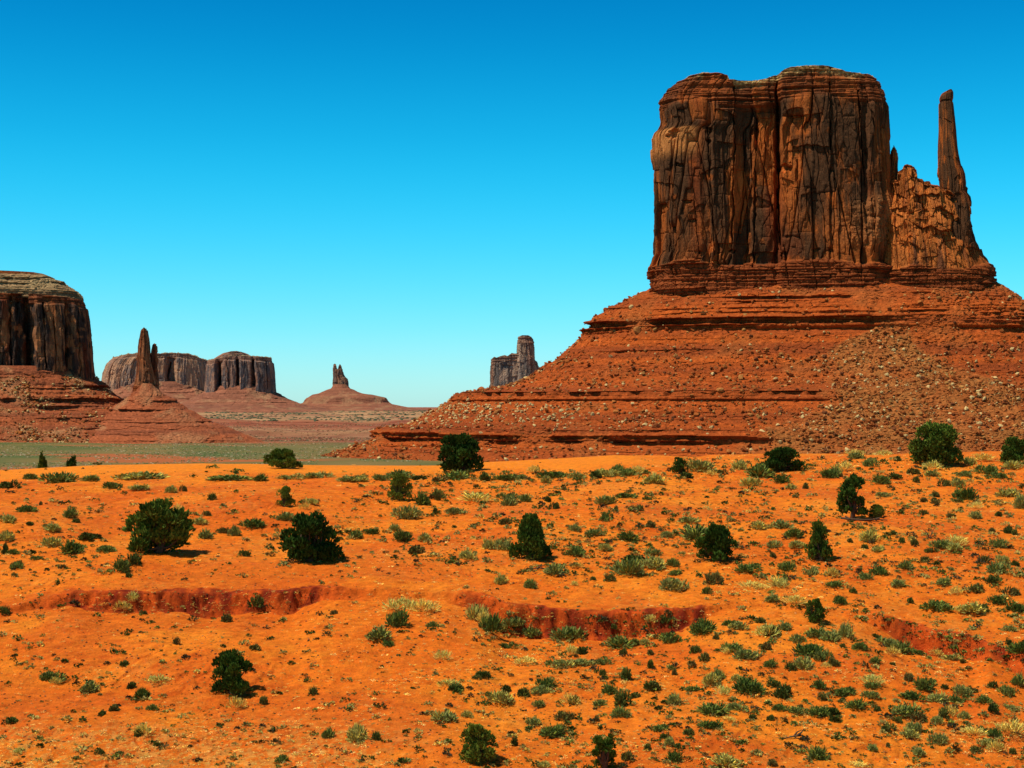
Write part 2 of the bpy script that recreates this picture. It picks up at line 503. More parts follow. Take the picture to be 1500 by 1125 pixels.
def tower(fr, hb, edges, top, bot, npr, nrow, face, power=3.4, b0=0.0, taper=0.08, cap=9, capn=1.0, capcol=None, zref=None):
    """edges: (row, left, right) px; top/bot: (u, row) px; hb half depth in metres; face(...) -> displacement, colour"""
    a0, bb, s0 = plan(npr, power)
    u = (a0 + 1) / 2
    T = np.interp(u, [p[0] for p in top], [p[1] for p in top])
    B = np.interp(u, [p[0] for p in bot], [p[1] for p in bot])
    v = np.linspace(0, 1, nrow)[:, None]
    py = B + v * (T - B)
    ey = np.array([e[0] for e in edges])[::-1]
    XL = np.interp(py, ey, [e[1] for e in edges][::-1])
    XR = np.interp(py, ey, [e[2] for e in edges][::-1])
    px = XL + (XR - XL) * u
    a = (px - fr.cx) * fr.k
    b = b0 + bb * hb * (1 - taper * v)
    Yf = (fr.Yc + b0 - hb * 0.93) if zref is None else zref
    z = (HY - py) / F * Yf
    halfw = 0.5 * (XR - XL).mean() * fr.k
    na = np.sign(a0) * np.abs(a0) ** (power - 1) / halfw; nb = np.sign(bb) * np.abs(bb) ** (power - 1) / hb
    nl = np.hypot(na, nb) + 1e-9; na /= nl; nb /= nl
    s = s0 * 0.5 * (halfw + hb) * 1.0
    s = np.broadcast_to(s, py.shape)
    disp, col = face(s, z, px, py, v + 0 * py, np.broadcast_to(u, py.shape), np.broadcast_to(bb < 0.1, py.shape))
    endk = np.clip(np.abs(nb) * 1.0 + 0.35, 0, 1)      # hold the outline
    a = a + disp * na * 0.6; b = b + disp * nb
    P = [fr.local(a, b, z)]
    CO = [col]
    at, btp, zt = a[-1], b[-1], z[-1]
    for k in range(1, cap + 1):
        q = k / cap
        bq = b0 + (btp - b0) * (1 - q)
        zz = zt + capn * (1 - (1 - q) ** 2) * (0.6 + 0.9 * fbm2(at / 14, bq / 14, 77, 3)) + 0.35 * capn * fbm2(at / 3, bq / 3, 78, 2)
        P.append(fr.local(at, bq, zz)[None])
        cc = np.array(capcol if capcol is not None else (0.33, 0.20, 0.09))
        CO.append(np.clip(cc * (1 + 0.35 * fbm2(at / 5, bq / 5, 79, 3)[:, None]), 0, 1)[None])
    V = np.concatenate(P, 0).reshape(-1, 3)
    CC = np.concatenate(CO, 0).reshape(-1, 3)
    return V, grid_faces(nrow + cap, npr, wrap=True), CC

def flakes(shape_s, s, z, seed, n, srange, zrange, wr, hr, dr, kind):
    """scars with a sharp arched top fading downwards (kind -1, recess) or flakes with a sunlit top edge (+1)."""
    rg = np.random.RandomState(seed)
    out = np.zeros(s.shape)
    for i in range(n):
        cs = rg.uniform(*srange); cz = rg.uniform(*zrange)
        w = rg.uniform(*wr); h = rg.uniform(*hr); dp = rg.uniform(*dr)
        tilt = rg.uniform(-0.5, 0.5); q = rg.uniform(-0.2, 0.45)
        cc = np.nonzero(np.abs(s[0] - cs) < w)[0]
        if len(cc) == 0: continue
        c0, c1 = cc[0], cc[-1] + 1
        ss = s[:, c0:c1] - cs; zz = z[:, c0:c1]
        topz = cz + tilt * ss - q * ss * ss / w
        t = (topz - zz) / h
        val = np.where((t > 0) & (t < 1), 1 - t, 0) * np.clip((1 - np.abs(ss) / w) * 6, 0, 1)
        out[:, c0:c1] += kind * dp * val
    return out

def cliff_face(seed, ppm, zb, zt, recess=None, cracks=(), holes=(), strat_top=0.14, strat_bot=0.16, amp=1.0,
               c_orange=(0.36, 0.092, 0.018), c_dark=(0.085, 0.036, 0.015), c_base=(0.23, 0.052, 0.013), dark=0.5, nfl=70, ret=3.0):
    """returns the function that sculpts a cliff; ppm: metres per photograph pixel, zb..zt: height range"""
    H = zt - zb
    def fn(s, z, px, py, v, u, front):
        k = H / 150.0                            # feature sizes follow the size of the cliff
        w1 = 0.8 * fbm2(s / (30 * k), z / (60 * k), seed, 2) * k
        qd = 3.5 * fbm2((s + w1) / (26 * k), z / (330 * k), seed + 1, 3)
        fq = qd - np.floor(qd)
        D = 1.9 * k * (np.floor(qd) + sstep(.82, 1, fq)) + .5 * k * fq       # broad flat buttresses with sharp corners
        f1, e1, r1, ox1, oy1 = worley_dx((s + w1) / (19 * k), z / (130 * k) + 7, seed + 2)
        f2, e2, r2, ox2, oy2 = worley_dx((s + w1 * .6) / (9.5 * k), z / (52 * k), seed + 3)
        f3, e3, r3, ox3, oy3 = worley_dx((s + w1 * .3) / (4.2 * k), z / (17 * k), seed + 4)
        fj, ej, rj, oxj, oyj = worley_dx(s / (10 * k) + .25 * vn2(z / (20 * k), s * 0, seed + 15), z / (24 * k), seed + 16)
        rr_ = lambda r, m: (r * m) % 1.0 - .5
        D = D + amp * k * (2.6 * (r1 - 0.5) + 19 * .45 * rr_(r1, 17.3) * ox1 - 2.8 * np.exp(-e1 / 0.022))
        D = D + amp * k * (1.2 * (r2 - 0.5) + 9.5 * .55 * rr_(r2, 13.7) * ox2 + 1.8 * rr_(r2, 29.1) * oy2 - 1.2 * np.exp(-e2 / 0.025))
        D = D + amp * k * (0.5 * (r3 - 0.5) + 4.2 * .45 * rr_(r3, 11.9) * ox3 + .8 * rr_(r3, 31.1) * oy3 - 0.3 * np.exp(-e3 / 0.04))
        D = D + amp * k * (1.1 * (rj - .5) + 1.6 * rr_(rj, 19.1) * oyj - .5 * np.exp(-ej / .025))
        smin, smax = float(s.min()), float(s.max())
        D = D + flakes(None, s, z, seed + 5, nfl, (smin, smax), (zb + .1 * H, zt - .05 * H), (3 * k, 11 * k), (12 * k, 45 * k), (0.8 * k, 2.8 * k), -1)
        D = D + flakes(None, s, z, seed + 6, nfl, (smin, smax), (zb + .1 * H, zb + .75 * H), (2 * k, 7 * k), (6 * k, 26 * k), (0.8 * k, 2.4 * k), +1)
        fine = 0.35 * k * fbm2(s / (1.6 * k), z / (2.6 * k), seed + 7, 3)
        D = D + fine
        vv = v + 0.02 * fbm2(s / (22 * k), z * 0, seed + 8, 2)
        # thin beds at the rim
        tp = sstep(1 - strat_top, 1 - strat_top * 0.75, vv)
        bed = vn2(z / (1.5 * k), s / (40 * k), seed + 9) + 0.6 * vn2(z / (0.7 * k), s / (25 * k), seed + 10)
        ft, et, rt = worley(s / (3.2 * k), z / (1.8 * k), seed + 14)
        D = D * (1 - 0.55 * tp) + tp * k * (1.5 * bed - 1.2 - ret * sstep(1 - strat_top, 1.0, vv) ** 2 + 0.8 * (rt - .5))
        # bedded foot
        bt = 1 - sstep(strat_bot * 0.72, strat_bot * 0.8, vv + 0.012 * (r2 - .5))
        bed2 = np.sign(vn2(z / (2.4 * k), s / (60 * k), seed + 11)) * 0.9 + 0.8 * vn2(z / (0.9 * k), s / (30 * k), seed + 12)
        fb, eb, rb = worley(s / (3.8 * k), z / (2.6 * k), seed + 13)
        D = D * (1 - 0.6 * bt) + bt * k * (2.6 + 1.3 * bed2 + 1.5 * (rb - .5) - 0.9 * np.exp(-eb / .07) + 1.8 * (1 - vv / max(strat_bot, .01)))
        if recess is not None:
            D = D + np.where(front, np.interp(px + 2.0 * fbm2(z / 12, z * 0, seed + 20, 3) / ppm * .8, *recess), 0) * (1 - bt * 0.75) * (1 - 0.6 * tp)
        for (x0, y0, x1, y1, w, dp) in cracks:
            t = np.clip((py - y0) / (y1 - y0), 0, 1)
            xc = x0 + (x1 - x0) * t + 2.2 * fbm2(py / 14.0, 0 * py + x0, seed + 30, 3)
            wob = w * (0.65 + 0.6 * vn2(py / 17.0, 0 * py + x0, seed + 31))
            m = np.exp(-((px - xc) / np.maximum(wob, .35)) ** 2) * ((py > y0) & (py < y1) & front)
            D = D - dp * m
        for (hx, hy, rx, ry, dp) in holes:
            qx = (px - hx) / rx; qy = (py - hy) / ry
            q = np.hypot(qx, qy + 0.35 * qx * qx) + 0.6 * fbm2(px / 5, py / 5, seed + 33, 3)
            D = D - dp * .8 * (1 - sstep(0.6, 1.0, q)) * front * (.5 + .5 * np.clip(1 - qy, 0, 1))
        # colour of the stone: varnish streaks, fresh scars, redder foot
        st = .55 * fbm2(s / (2.0 * k), z / (45 * k), seed + 40, 4) + 1.0 * fbm2(s / (17 * k), z / (34 * k), seed + 41, 4) + .9 * (r2 - .5) + 0.8 * (r1 - .5) + .5 * (rj - .5)
        c = mixc(c_orange, c_dark, sstep(-0.55, 0.55, st + (dark - 0.5) * 1.6))  # orange-brown bare stone to dark varnish, mixed by noise and slab
        fresh = sstep(0.28, 0.55, fbm2(s / (9 * k), z / (14 * k), seed + 42, 4) + 0.25 * (r3 - .5))
        c = mixc_arr(c, np.broadcast_to(np.array(c_orange) * np.array((1.25, 1.15, 1.0)), c.shape), fresh * 0.7)
        rust = sstep(0.1, 0.6, fbm2(s / (13 * k), z / (90 * k), seed + 43, 3))
        c = mixc_arr(c, np.broadcast_to(np.array((c_base[0] * 1.05, c_base[1] * .85, c_base[2] * .75)), c.shape), rust * 0.55)
        band = vn2(z / (1.8 * k), s / (80 * k), seed + 44)
        c = mixc_arr(c, np.broadcast_to(np.array(c_base), c.shape) * (1 + 0.3 * band)[..., None], np.maximum(bt, tp * .6) * 0.9)
        return D, c
    return fn

def talus(fr, hb, levels, npr, rowm, seed, kf=0.85, ledges=(), scree=None, strata=1.4, power=2.6, rough=1.0,
          c_a=(0.40, 0.078, 0.012), c_b=(0.26, 0.052, 0.012), c_scree=(0.33, 0.115, 0.028), b0=0.0, szo=None):
    """levels: (row, left, right) px from the top down. Returns mesh arrays and a sampler for boulders."""
    ly = np.array([l[0] for l in levels], float); lL = np.array([l[1] for l in levels], float); lR = np.array([l[2] for l in levels], float)
    zl = (HY - ly) / F * fr.Yc
    exp_ = ((lL[0] - lL) + (lR - lR[0])) * 0.5 * fr.k
    seg = np.hypot(np.diff(zl), np.diff(exp_)); cum = np.concatenate([[0], np.cumsum(seg)])
    n = int(cum[-1] / rowm)
    t = np.linspace(0, cum[-1], n)
    z = np.interp(t, cum, zl)[:, None]
    def sm(arr):
        v = np.interp(t, cum, arr)
        k = max(3, int(n * 0.10)) | 1
        w = np.hanning(k + 2)[1:-1]; w /= w.sum()
        vp = np.concatenate([2 * v[0] - v[1:k + 1][::-1], v, 2 * v[-1] - v[-k - 1:-1][::-1]])
        return np.convolve(vp, w, 'same')[k:-k]
    L = np.interp(t, cum, lL)[:, None]; Rr = np.interp(t, cum, lR)[:, None]; E = np.interp(t, cum, exp_)[:, None]
    zs = sm(zl)[:, None]; Ls = sm(lL)[:, None]; Rs = sm(lR)[:, None]; Es = sm(exp_)[:, None]
    a0, bb, s0 = plan(npr, power, 2.6)
    pyr = HY - z * F / fr.Yc
    half = (np.maximum(Rr - L, 1) * 0.5 * fr.k)
    sf = s0[int(np.argmin(np.abs(a0) + (bb > 0) * 9))]
    s = (s0 - sf)[None, :] * (half + hb * .5 + E * .5) * 0.62
    tt_ = t[:, None] + 0 * s
    # how buried the ledges are
    pxa = L + (Rr - L) * (a0[None, :] + 1) / 2
    bur = sstep(0.2, 0.55, fbm2(s / 34, tt_ / 30, seed + 1, 3) + 0.12)
    if scree is not None:
        bur = np.maximum(bur, scree(pxa, pyr + 0 * pxa, bb[None, :] + 0 * pxa))
    bur = bur + 0 * pxa
    L_ = L * (1 - bur) + Ls * bur; R_ = Rr * (1 - bur) + Rs * bur; E_ = E * (1 - bur) + Es * bur
    zz = z * (1 - bur) + zs * bur
    px = L_ + (R_ - L_) * (a0 + 1) / 2
    a = (px - fr.cx) * fr.k
    b = b0 + bb * (hb + np.where(bb < 0, kf, 0.9) * E_)
    hw = half + 0 * a
    na = np.sign(a0) * np.abs(a0) ** (power - 1) / hw; nb = np.sign(bb) * np.abs(bb) ** (power - 1) / (hb + E_ * kf)
    nl = np.hypot(na, nb) + 1e-9; na = na / nl; nb = nb / nl
    low = sstep(0.0, 0.10, (t / t[-1]))[:, None]
    sz = hb / 45.0 if szo is None else szo
    zb_ = z + 0 * s
    bed = np.sign(vn2(zb_ / (2.4 * sz), s / (190 * sz), seed + 3) + .25 * vn2(s / (14 * sz), zb_ / (5 * sz), seed + 2)) * .6 + vn2(zb_ / (1.0 * sz), s / (70 * sz), seed + 4)
    stm = strata if not callable(strata) else strata(pyr)
    patch = 0.35 + 0.85 * sstep(-.35, .35, fbm2(s / (30 * sz), zb_ / (9 * sz), seed + 18, 3))
    D = stm * sz * bed * (1 - bur) * low * patch
    D = D + sz * (4.0 * fbm2(s / (40 * sz), tt_ / (90 * sz), seed + 5, 3) + 1.3 * fbm2(s / (9 * sz), tt_ / (11 * sz), seed + 6, 3)) * low * (0.5 + .5 * bur)
    f1, e1, r1 = worley(s / (4.2 * sz), zb_ / (2.2 * sz), seed + 7)
    D = D + sz * (1.5 * (r1 - .5)) * (1 - bur) * low * .7
    fr1, er1, rr1 = worley(s / (2.6 * sz), tt_ / (2.4 * sz), seed + 19)
    fr2, er2, rr2 = worley(s / (1.2 * sz), tt_ / (1.3 * sz), seed + 20)
    rub = (0.25 + .75 * bur) * low * sstep(-.4, .3, fbm2(s / (18 * sz), tt_ / (18 * sz), seed + 21, 3) + .5 * bur)
    D = D + sz * rub * rough * (2.4 * np.maximum(0, .5 - fr1) * (rr1 > .45) + 1.2 * np.maximum(0, .5 - fr2) * (rr2 > .4))
    # gullies running straight down
    gl = 1 - np.abs(fbm2(s / (17 * sz) + 0.5 * vn2(zz / (20 * sz), s / (30 * sz), seed + 8), tt_ / (300 * sz), seed + 9, 2))
    D = D - sz * 0.9 * sstep(0.75, 1, gl) * low
    D = D + rough * 0.9 * sz * fbm2(s / (2.2 * sz), tt_ / (2.2 * sz), seed + 10, 3) * low * .8
    for (y0, y1, dp, xa, xb) in ledges:       # undercut dark ledges
        xm = sstep(xa - 25, xa + 25, pxa) * (1 - sstep(xb - 25, xb + 25, pxa))
        wy = pyr + 3.2 * fbm2(s / 38, 0 * s, seed + 11, 4)
        m = sstep(y0 - .8, y0, wy) * (1 - sstep(y1, y1 + 2.0, wy)) * xm * (1 - 0.9 * bur) * np.clip(0.25 + 1.5 * np.abs(fbm2(s / 11, 0 * s + y0, seed + 12, 3)) + .5 * fbm2(s / 60, 0 * s + y0, seed + 23, 2), 0, 1.3)
        D = D - dp * m
        m2 = sstep(y0 - 5, y0 - 2, wy) * (1 - sstep(y0 - .9, y0 - .3, wy)) * xm * (1 - bur)
        D = D + dp * 0.5 * m2 * (0.6 + 0.6 * r1)
    a = a + D * na; b = b + D * nb
    zz = zz + 0.5 * sz * fbm2(a / (3 * sz), b / (3 * sz), seed + 13, 3) * bur
    P = fr.local(a, b, zz)
    bandc = vn2(zb_ / (3.2 * sz), s / (200 * sz), seed + 14) + .5 * vn2(zb_ / (1.1 * sz), s / (90 * sz), seed + 15)
    c = mixc(c_a, c_b, 0.5 + 0.55 * bandc)
    scr = np.clip(bur * (0.55 + 0.7 * fbm2(s / (8 * sz), tt_ / (10 * sz), seed + 16, 4)), 0, 1)
    if scree is not None:
        scr = np.maximum(scr * 0.45, np.clip(scree(pxa, pyr + 0 * pxa, bb[None, :] + 0 * pxa) * (.75 + .7 * fbm2(s / (12 * sz), tt_ / (16 * sz), seed + 22, 4)), 0, 1))
    c = mixc_arr(c, np.broadcast_to(np.array(c_scree), c.shape), scr)
    sp = sstep(0.25, 0.5, fbm2(s / (2.0 * sz), tt_ / (2.0 * sz), seed + 17, 3))
    c = c * (1 + 0.35 * sp)[..., None]
    return P, grid_faces(n, npr, wrap=True), c, dict(px=pxa, py=pyr + 0 * pxa, bb=bb[None, :] + 0 * pxa, bur=bur)

def part(name, fr, arrs, mat, parent, smooth=False):
    V, Fc, Cc = arrs
    me = mesh_np(name, V.reshape(-1, 3), Fc, Cc.reshape(-1, 3), smooth)
    me.materials.append(mat)
    return link(name, me, None, parent)

# ------------------------------------------------------------------ boulder shapes
def ico(sub):
    import bmesh
    bm = bmesh.new(); bmesh.ops.create_icosphere(bm, subdivisions=sub, radius=1.0)
    bm.verts.ensure_lookup_table()
    v = np.array([p.co[:] for p in bm.verts]); f = np.array([[q.index for q in p.verts] for p in bm.faces])
    bm.free(); return v, f

def boulder_shape(seed, sub=2):
    rg = np.random.RandomState(seed)
    v, f = ico(sub)
    v = v * rg.uniform(0.75, 1.25, 3)
    for i in range(11):
        n = rg.normal(size=3); n /= np.linalg.norm(n)
        h = rg.uniform(0.45, 0.8)
        dd = v @ n - h
        v = v - np.outer(np.maximum(dd, 0), n)
    v = v * np.array([1.0, 0.85, rg.uniform(0.5, 0.8)])
    return v, f

BSH = [boulder_shape(100 + i, 2) for i in range(8)]
BSL = [boulder_shape(200 + i, 1) for i in range(8)]

def rotm(rg, n, tilt=0.5):
    az = rg.uniform(0, 2 * np.pi, n); t = rg.uniform(-tilt, tilt, n); r = rg.uniform(-tilt, tilt, n)
    ca, sa, ct, st, c3, s3 = np.cos(az), np.sin(az), np.cos(t), np.sin(t), np.cos(r), np.sin(r)
    o = np.zeros(n); l = np.ones(n)
    Rz = np.array([[ca, -sa, o], [sa, ca, o], [o, o, l]]).transpose(2, 0, 1)
    Rx = np.array([[l, o, o], [o, ct, -st], [o, st, ct]]).transpose(2, 0, 1)
    Ry = np.array([[c3, o, s3], [o, l, o], [-s3, o, c3]]).transpose(2, 0, 1)
    return Rz @ Rx @ Ry

def merged(shapes, pts, sizes, cols, seed, tilt=0.5, stretch=None):
    """many small copies in one mesh (uncountable stuff)."""
    rg = np.random.RandomState(seed)
    n = len(pts); which = rg.randint(0, len(shapes), n)
    VV = []; FF = []; CC = []; off = 0
    rots = rotm(rg, n, tilt)
    for k, sh in enumerate(shapes):
        v, f = sh[0], sh[1]
        idx = np.nonzero(which == k)[0]
        if len(idx) == 0: continue
        sc = sizes[idx][:, None, None] if sizes.ndim == 1 else sizes[idx][:, None, :]
        w = np.einsum('nij,vj->nvi', rots[idx], v) * sc + pts[idx][:, None, :]
        VV.append(w.reshape(-1, 3))
        FF.append((f[None] + (np.arange(len(idx)) * len(v))[:, None, None]).reshape(-1, f.shape[1]) + off)
        tint = sh[2] if len(sh) > 2 else np.ones((len(v), 3))
        CC.append((cols[idx][:, None, :] * tint[None]).reshape(-1, 3))
        off += len(idx) * len(v)
    return np.concatenate(VV), np.concatenate(FF), np.concatenate(CC)

ROCK_COLS = np.array([(0.20, 0.050, 0.012), (0.31, 0.085, 0.018), (0.32, 0.105, 0.024), (0.36, 0.16, 0.042), (0.28, 0.070, 0.016), (0.14, 0.045, 0.016), (0.30, 0.080, 0.018)])

def scatter_boulders(fr, P, info, seed, weight, n_big, n_small, big, small, name_label, group, stuff_label, pale=None):
    rg = np.random.RandomState(seed)
    P2 = P.reshape(-1, 3); w = (weight(info['px'], info['py'], info['bur']) * (info['bb'] < 0.25)).ravel()
    # area weight: use neighbouring spacing
    A = np.linalg.norm(np.roll(P, -1, 1) - P, axis=-1).ravel()
    w = w * A; w = w / w.sum()
    if n_small:
        idx = rg.choice(len(P2), n_small, p=w)
        sz = small[0] * (small[1] / small[0]) ** (rg.rand(n_small) ** 2.8)
        pts = P2[idx] + fr.o + rg.normal(size=(n_small, 3)) * 0.5 + np.array([0, 0, 0.12]) * sz[:, None]
        ci = rg.randint(0, len(ROCK_COLS), n_small)
        col = ROCK_COLS[ci] * rg.uniform(0.75, 1.2, (n_small, 1))
        if pale is not None:
            pm = pale(info['px'].ravel()[idx], info['py'].ravel()[idx]) > rg.rand(n_small)
            col[pm] = np.array((0.56, 0.38, 0.15)) * rg.uniform(0.8, 1.1, (pm.sum(), 1))
        V, Fc, Cc = merged(BSL, pts - fr.o, sz, col, seed + 1, 0.7)
        me = mesh_np('scree', V, Fc, Cc); me.materials.append(M_SCREE)
        tag(link('scree', me, None, None, fr.o), stuff_label, 'scree', kind='stuff')
    if n_big:
        idx = rg.choice(len(P2), n_big, p=w)
        meshes = []
        for k in range(len(BSH)):
            me = mesh_np('boulder', *BSH[k]); me.materials.append(M_BOULD); meshes.append(me)
        for i in range(n_big):
            q = i / n_big
            s_ = big[1] * (big[0] / big[1]) ** (q ** 0.35)
            o = bpy.data.objects.new('boulder', meshes[rg.randint(len(meshes))]); C.objects.link(o)
            p = P2[idx[i]] + fr.o
            o.location = (p[0], p[1], p[2] + 0.1 * s_)
            o.rotation_euler = (rg.uniform(-.5, .5), rg.uniform(-.5, .5), rg.uniform(0, 6.28))
            o.scale = (s_, s_ * rg.uniform(.75, 1.1), s_ * rg.uniform(.7, 1.1))
            lab = name_label(info['px'].ravel()[idx[i]], info['py'].ravel()[idx[i]], s_)
            tag(o, lab[0], 'boulder', lab[1] if isinstance(lab, tuple) else group)

# ================================================================== the great mitten-shaped butte
print('mitten')
Y0 = 1100.0
fm = Frame(1200, Y0, (HY - 690) / F * Y0)
mitten = empty('mitten_butte', fm.o, 'huge red-brown mitten-shaped butte with a thin thumb spire', 'butte')
K = fm.k
MT = lambda y, hb: (HY - y) / F * (Y0 - hb * .93)
HBM = 46.0
edges_m = [(440, 957, 1316), (415, 957, 1314), (403, 956, 1312), (390, 953, 1310), (380, 954, 1308), (369, 958, 1307), (364, 961, 1306), (330, 960, 1305),
           (290, 959, 1303), (250, 958, 1302), (225, 957, 1300), (200, 957, 1298), (187, 956, 1297.5), (181, 959, 1297.5), (176, 966, 1297.5), (170, 969, 1297.5),
           (160, 968, 1297.5), (150, 966, 1297), (140, 964, 1296), (130, 963, 1294), (124, 966, 1292), (117, 971, 1289), (110, 979, 1286), (104, 987, 1281), (98, 996, 1274), (90, 1003, 1262)]
def utop(pts, x0, x1): return [((x - x0) / (x1 - x0), y) for x, y in pts]
top_m = utop([(1003, 106), (1010, 101), (1020, 98), (1036, 96.5), (1060, 97), (1072, 100), (1079, 102), (1081, 108), (1100, 109.5), (1122, 110), (1134, 107.5), (1140, 104), (1150, 101),
              (1158, 97), (1166, 95), (1196, 92.5), (1224, 94), (1236, 98), (1242, 102), (1262, 104.5), (1276, 104), (1281, 107)], 1003, 1281)
bot_m = [(0, 430), (1, 430)]
rec_m = ([940, 957, 975, 1000, 1033, 1044, 1050, 1078, 1081, 1084, 1092, 1101, 1106, 1112, 1122, 1135, 1139, 1143, 1147, 1160, 1214, 1216, 1220, 1258, 1262, 1267, 1272, 1290, 1310],
         [-1, -1, 1.5, 2.5, 2.0, -1.5, 2.0, 1.0, -3, -5, -7, -8, -4, -7, -8, -9, -14, -10, 1, 3, 3.5, .5, 2, 1.5, -2, -3, 1, 1, 0])
cr_m = [(1079, 118, 1076, 365, 1.3, 6), (1110, 165, 1106, 390, 1.6, 5), (1139, 112, 1142, 300, 2.2, 9), (1140, 290, 1148, 378, 1.8, 7), (1186, 160, 1192, 220, .7, 2.5), (1214, 118, 1216, 220, 1.0, 4),
        (1256, 130, 1266, 270, 1.3, 7), (1268, 125, 1277, 185, 0.9, 4), (1222, 260, 1219, 370, .9, 3.5), (1168, 230, 1172, 350, .8, 3), (1040, 180, 1048, 300, 1.1, 4),
        (1000, 190, 992, 290, .8, 2.5), (1022, 290, 1030, 370, .7, 2.5), (1048, 300, 1052, 372, .9, 3), (1095, 180, 1088, 330, .8, 3), (1125, 170, 1118, 300, .9, 3),
        (985, 250, 988, 365, .7, 2.2), (1245, 300, 1243, 375, .7, 2.5), (1275, 290, 1278, 370, .8, 2.5), (1065, 230, 1062, 360, .6, 2)]
ho_m = [(1151, 243, 13, 7, 7), (991, 190, 11, 8, 4), (1042, 187, 6, 8, 5), (1043, 203, 4, 4, 4), (1002, 236, 8, 4, 4), (1014, 291, 7, 3, 3.5), (962, 296, 3, 6, 4), (1075, 366, 6, 4, 4), (1149, 370, 7, 4, 4),
        (1109, 188, 6, 12, 5), (1195, 366, 7, 3, 3), (1215, 365, 5, 3, 3), (1020, 320, 6, 3, 3), (1157, 345, 9, 2.5, 2.5), (1168, 255, 2.5, 14, 3)]
ff = cliff_face(300, K, MT(430, HBM), MT(95, HBM), rec_m, cr_m, ho_m, strat_top=0.15, strat_bot=0.19, dark=0.66, nfl=34, ret=2.0)
def face_m(s, z, px, py, v, u, front):
    D, c = ff(s, z, px, py, v, u, front)
    # sharp-topped slabs seen on the big right-hand face
    for (x0, x1, yy, h, dp, lean) in ((1162, 1214, 214, 46, 2.0, 5), (1144, 1164, 262, 60, 1.5, 8), (1174, 1196, 283, 50, 1.2, -8), (1100, 1134, 288, 60, 1.5, 14), (1060, 1078, 232, 70, 1.2, -12), (1230, 1256, 252, 60, 1.1, 10), (962, 1000, 262, 50, 1.2, 12), (1016, 1036, 300, 45, 1.2, -10)):
        q_ = np.clip((px - x0) / (x1 - x0), 0, 1)
        yt = yy + lean * (q_ - .5) - 2.5 * np.sin(q_ * 3.14) + 2.5 * fbm2(px / 7, 0 * px + yy, 917, 3)
        m = ((px > x0) & (px < x1) & (py > yt) & (py < yt + h) & front)
        D = D - dp * m * (1 - (py - yt) / h)
    # rubble heap leaning on the lower right of the wall
    m = sstep(1195, 1290, px) * sstep(0, 26, py - (300 - 30 * sstep(1210, 1300, px))) * front * (1 - sstep(345, 380, py))
    D = D + m * (3.0 + 1.6 * fbm2(px / 5, py / 5, 912, 3))
    c = mixc_arr(c, np.broadcast_to(np.array((0.42, 0.15, 0.045)), c.shape), m * .55)
    lb = sstep(176, 181, py) * (1 - sstep(205, 230, py)) * (1 - sstep(1010, 1040, px)) * front
    c = mixc_arr(c, np.broadcast_to(np.array((0.62, 0.23, 0.06)), c.shape), lb * 0.7)
    tp_ = sstep(.955, .985, v + .012 * fbm2(px / 9, py * 0, 915, 3)) * sstep(1000, 1040, px) * (1 - sstep(1245, 1275, px)) * (np.abs(px - 1055) > 22)
    c = mixc_arr(c, np.broadcast_to(np.array((0.50, 0.33, 0.12)), c.shape), tp_ * (.5 + .8 * fbm2(px / 3, py / 1.5, 916, 3)))
    return D, c
part('cliff_wall', fm, tower(fm, HBM, edges_m, top_m, bot_m, 1700, 620, face_m, power=4.6, taper=0.10, cap=14, capn=3.2, capcol=(0.52, 0.36, 0.13)), M_ROCK, mitten)

# the pinnacle and the rubble saddle between wall and thumb
ff2 = cliff_face(410, K, MT(430, 34), MT(240, 34), strat_top=0.03, strat_bot=0.28, dark=0.34, amp=1.1, nfl=70, ret=0, c_orange=(0.47, 0.135, 0.027), c_dark=(0.15, 0.05, 0.02))
def face_s(s, z, px, py, v, u, front):
    D, c = ff2(s, z, px, py, v, u, front)
    f1, e1, r1, ox, oy = worley_dx(px / 24 + py / 60, py / 30 - px / 45, 431)
    f2, e2, r2, ox2, oy2 = worley_dx(px / 9 + py / 40, py / 15 - px / 30, 434)
    up = sstep(0.3, 0.5, v)
    D = D + (5 * ((r1 * 7.7) % 1 - .5) * ox + 7.0 * ((r1 * 13.1) % 1 - .25) * oy - .8 * np.exp(-e1 / .02)) * (.3 + .7 * up)
    D = D + (2 * ((r2 * 7.7) % 1 - .5) * ox2 + 3.0 * ((r2 * 13.1) % 1 - .3) * oy2) * (.3 + .7 * up)
    return D, c
sad_top = utop([(1285, 275), (1296, 268), (1304, 262), (1311, 262), (1312, 250), (1319, 247), (1321, 242), (1326, 240.5), (1332, 242), (1336, 246), (1339, 249), (1340, 261), (1347, 263), (1349, 266), (1357, 266), (1359, 271), (1368, 273), (1371, 278), (1384, 280), (1400, 300)], 1285, 1400)
sad_e = [(440, 1276, 1440), (380, 1280, 1425), (340, 1282, 1412), (300, 1285, 1402), (270, 1285, 1398), (240, 1285, 1396)]
part('saddle_ridge', fm, tower(fm, 33, sad_e, sad_top, [(0, 430), (1, 430)], 1100, 380, face_s, power=3.4, b0=-9, taper=0.38, cap=10, capn=1.6, capcol=(0.50, 0.24, 0.09)), M_ROCK, mitten)
pin_f = cliff_face(450, K, MT(300, 20), MT(214, 20), strat_top=.1, strat_bot=.05, dark=.4, amp=.5, nfl=20)
part('pinnacle', fm, tower(fm, 9, [(300, 1290, 1318), (260, 1298, 1315), (246, 1300, 1314), (232, 1301, 1314.5), (222, 1302, 1313), (214, 1305, 1309)],
     [(0, 218), (.4, 214), (.7, 215), (1, 220)], [(0, 300), (1, 300)], 260, 170, pin_f, power=2.4, b0=-12, taper=.3, cap=5, capn=.6, capcol=(.36, .15, .06)), M_ROCK, mitten)
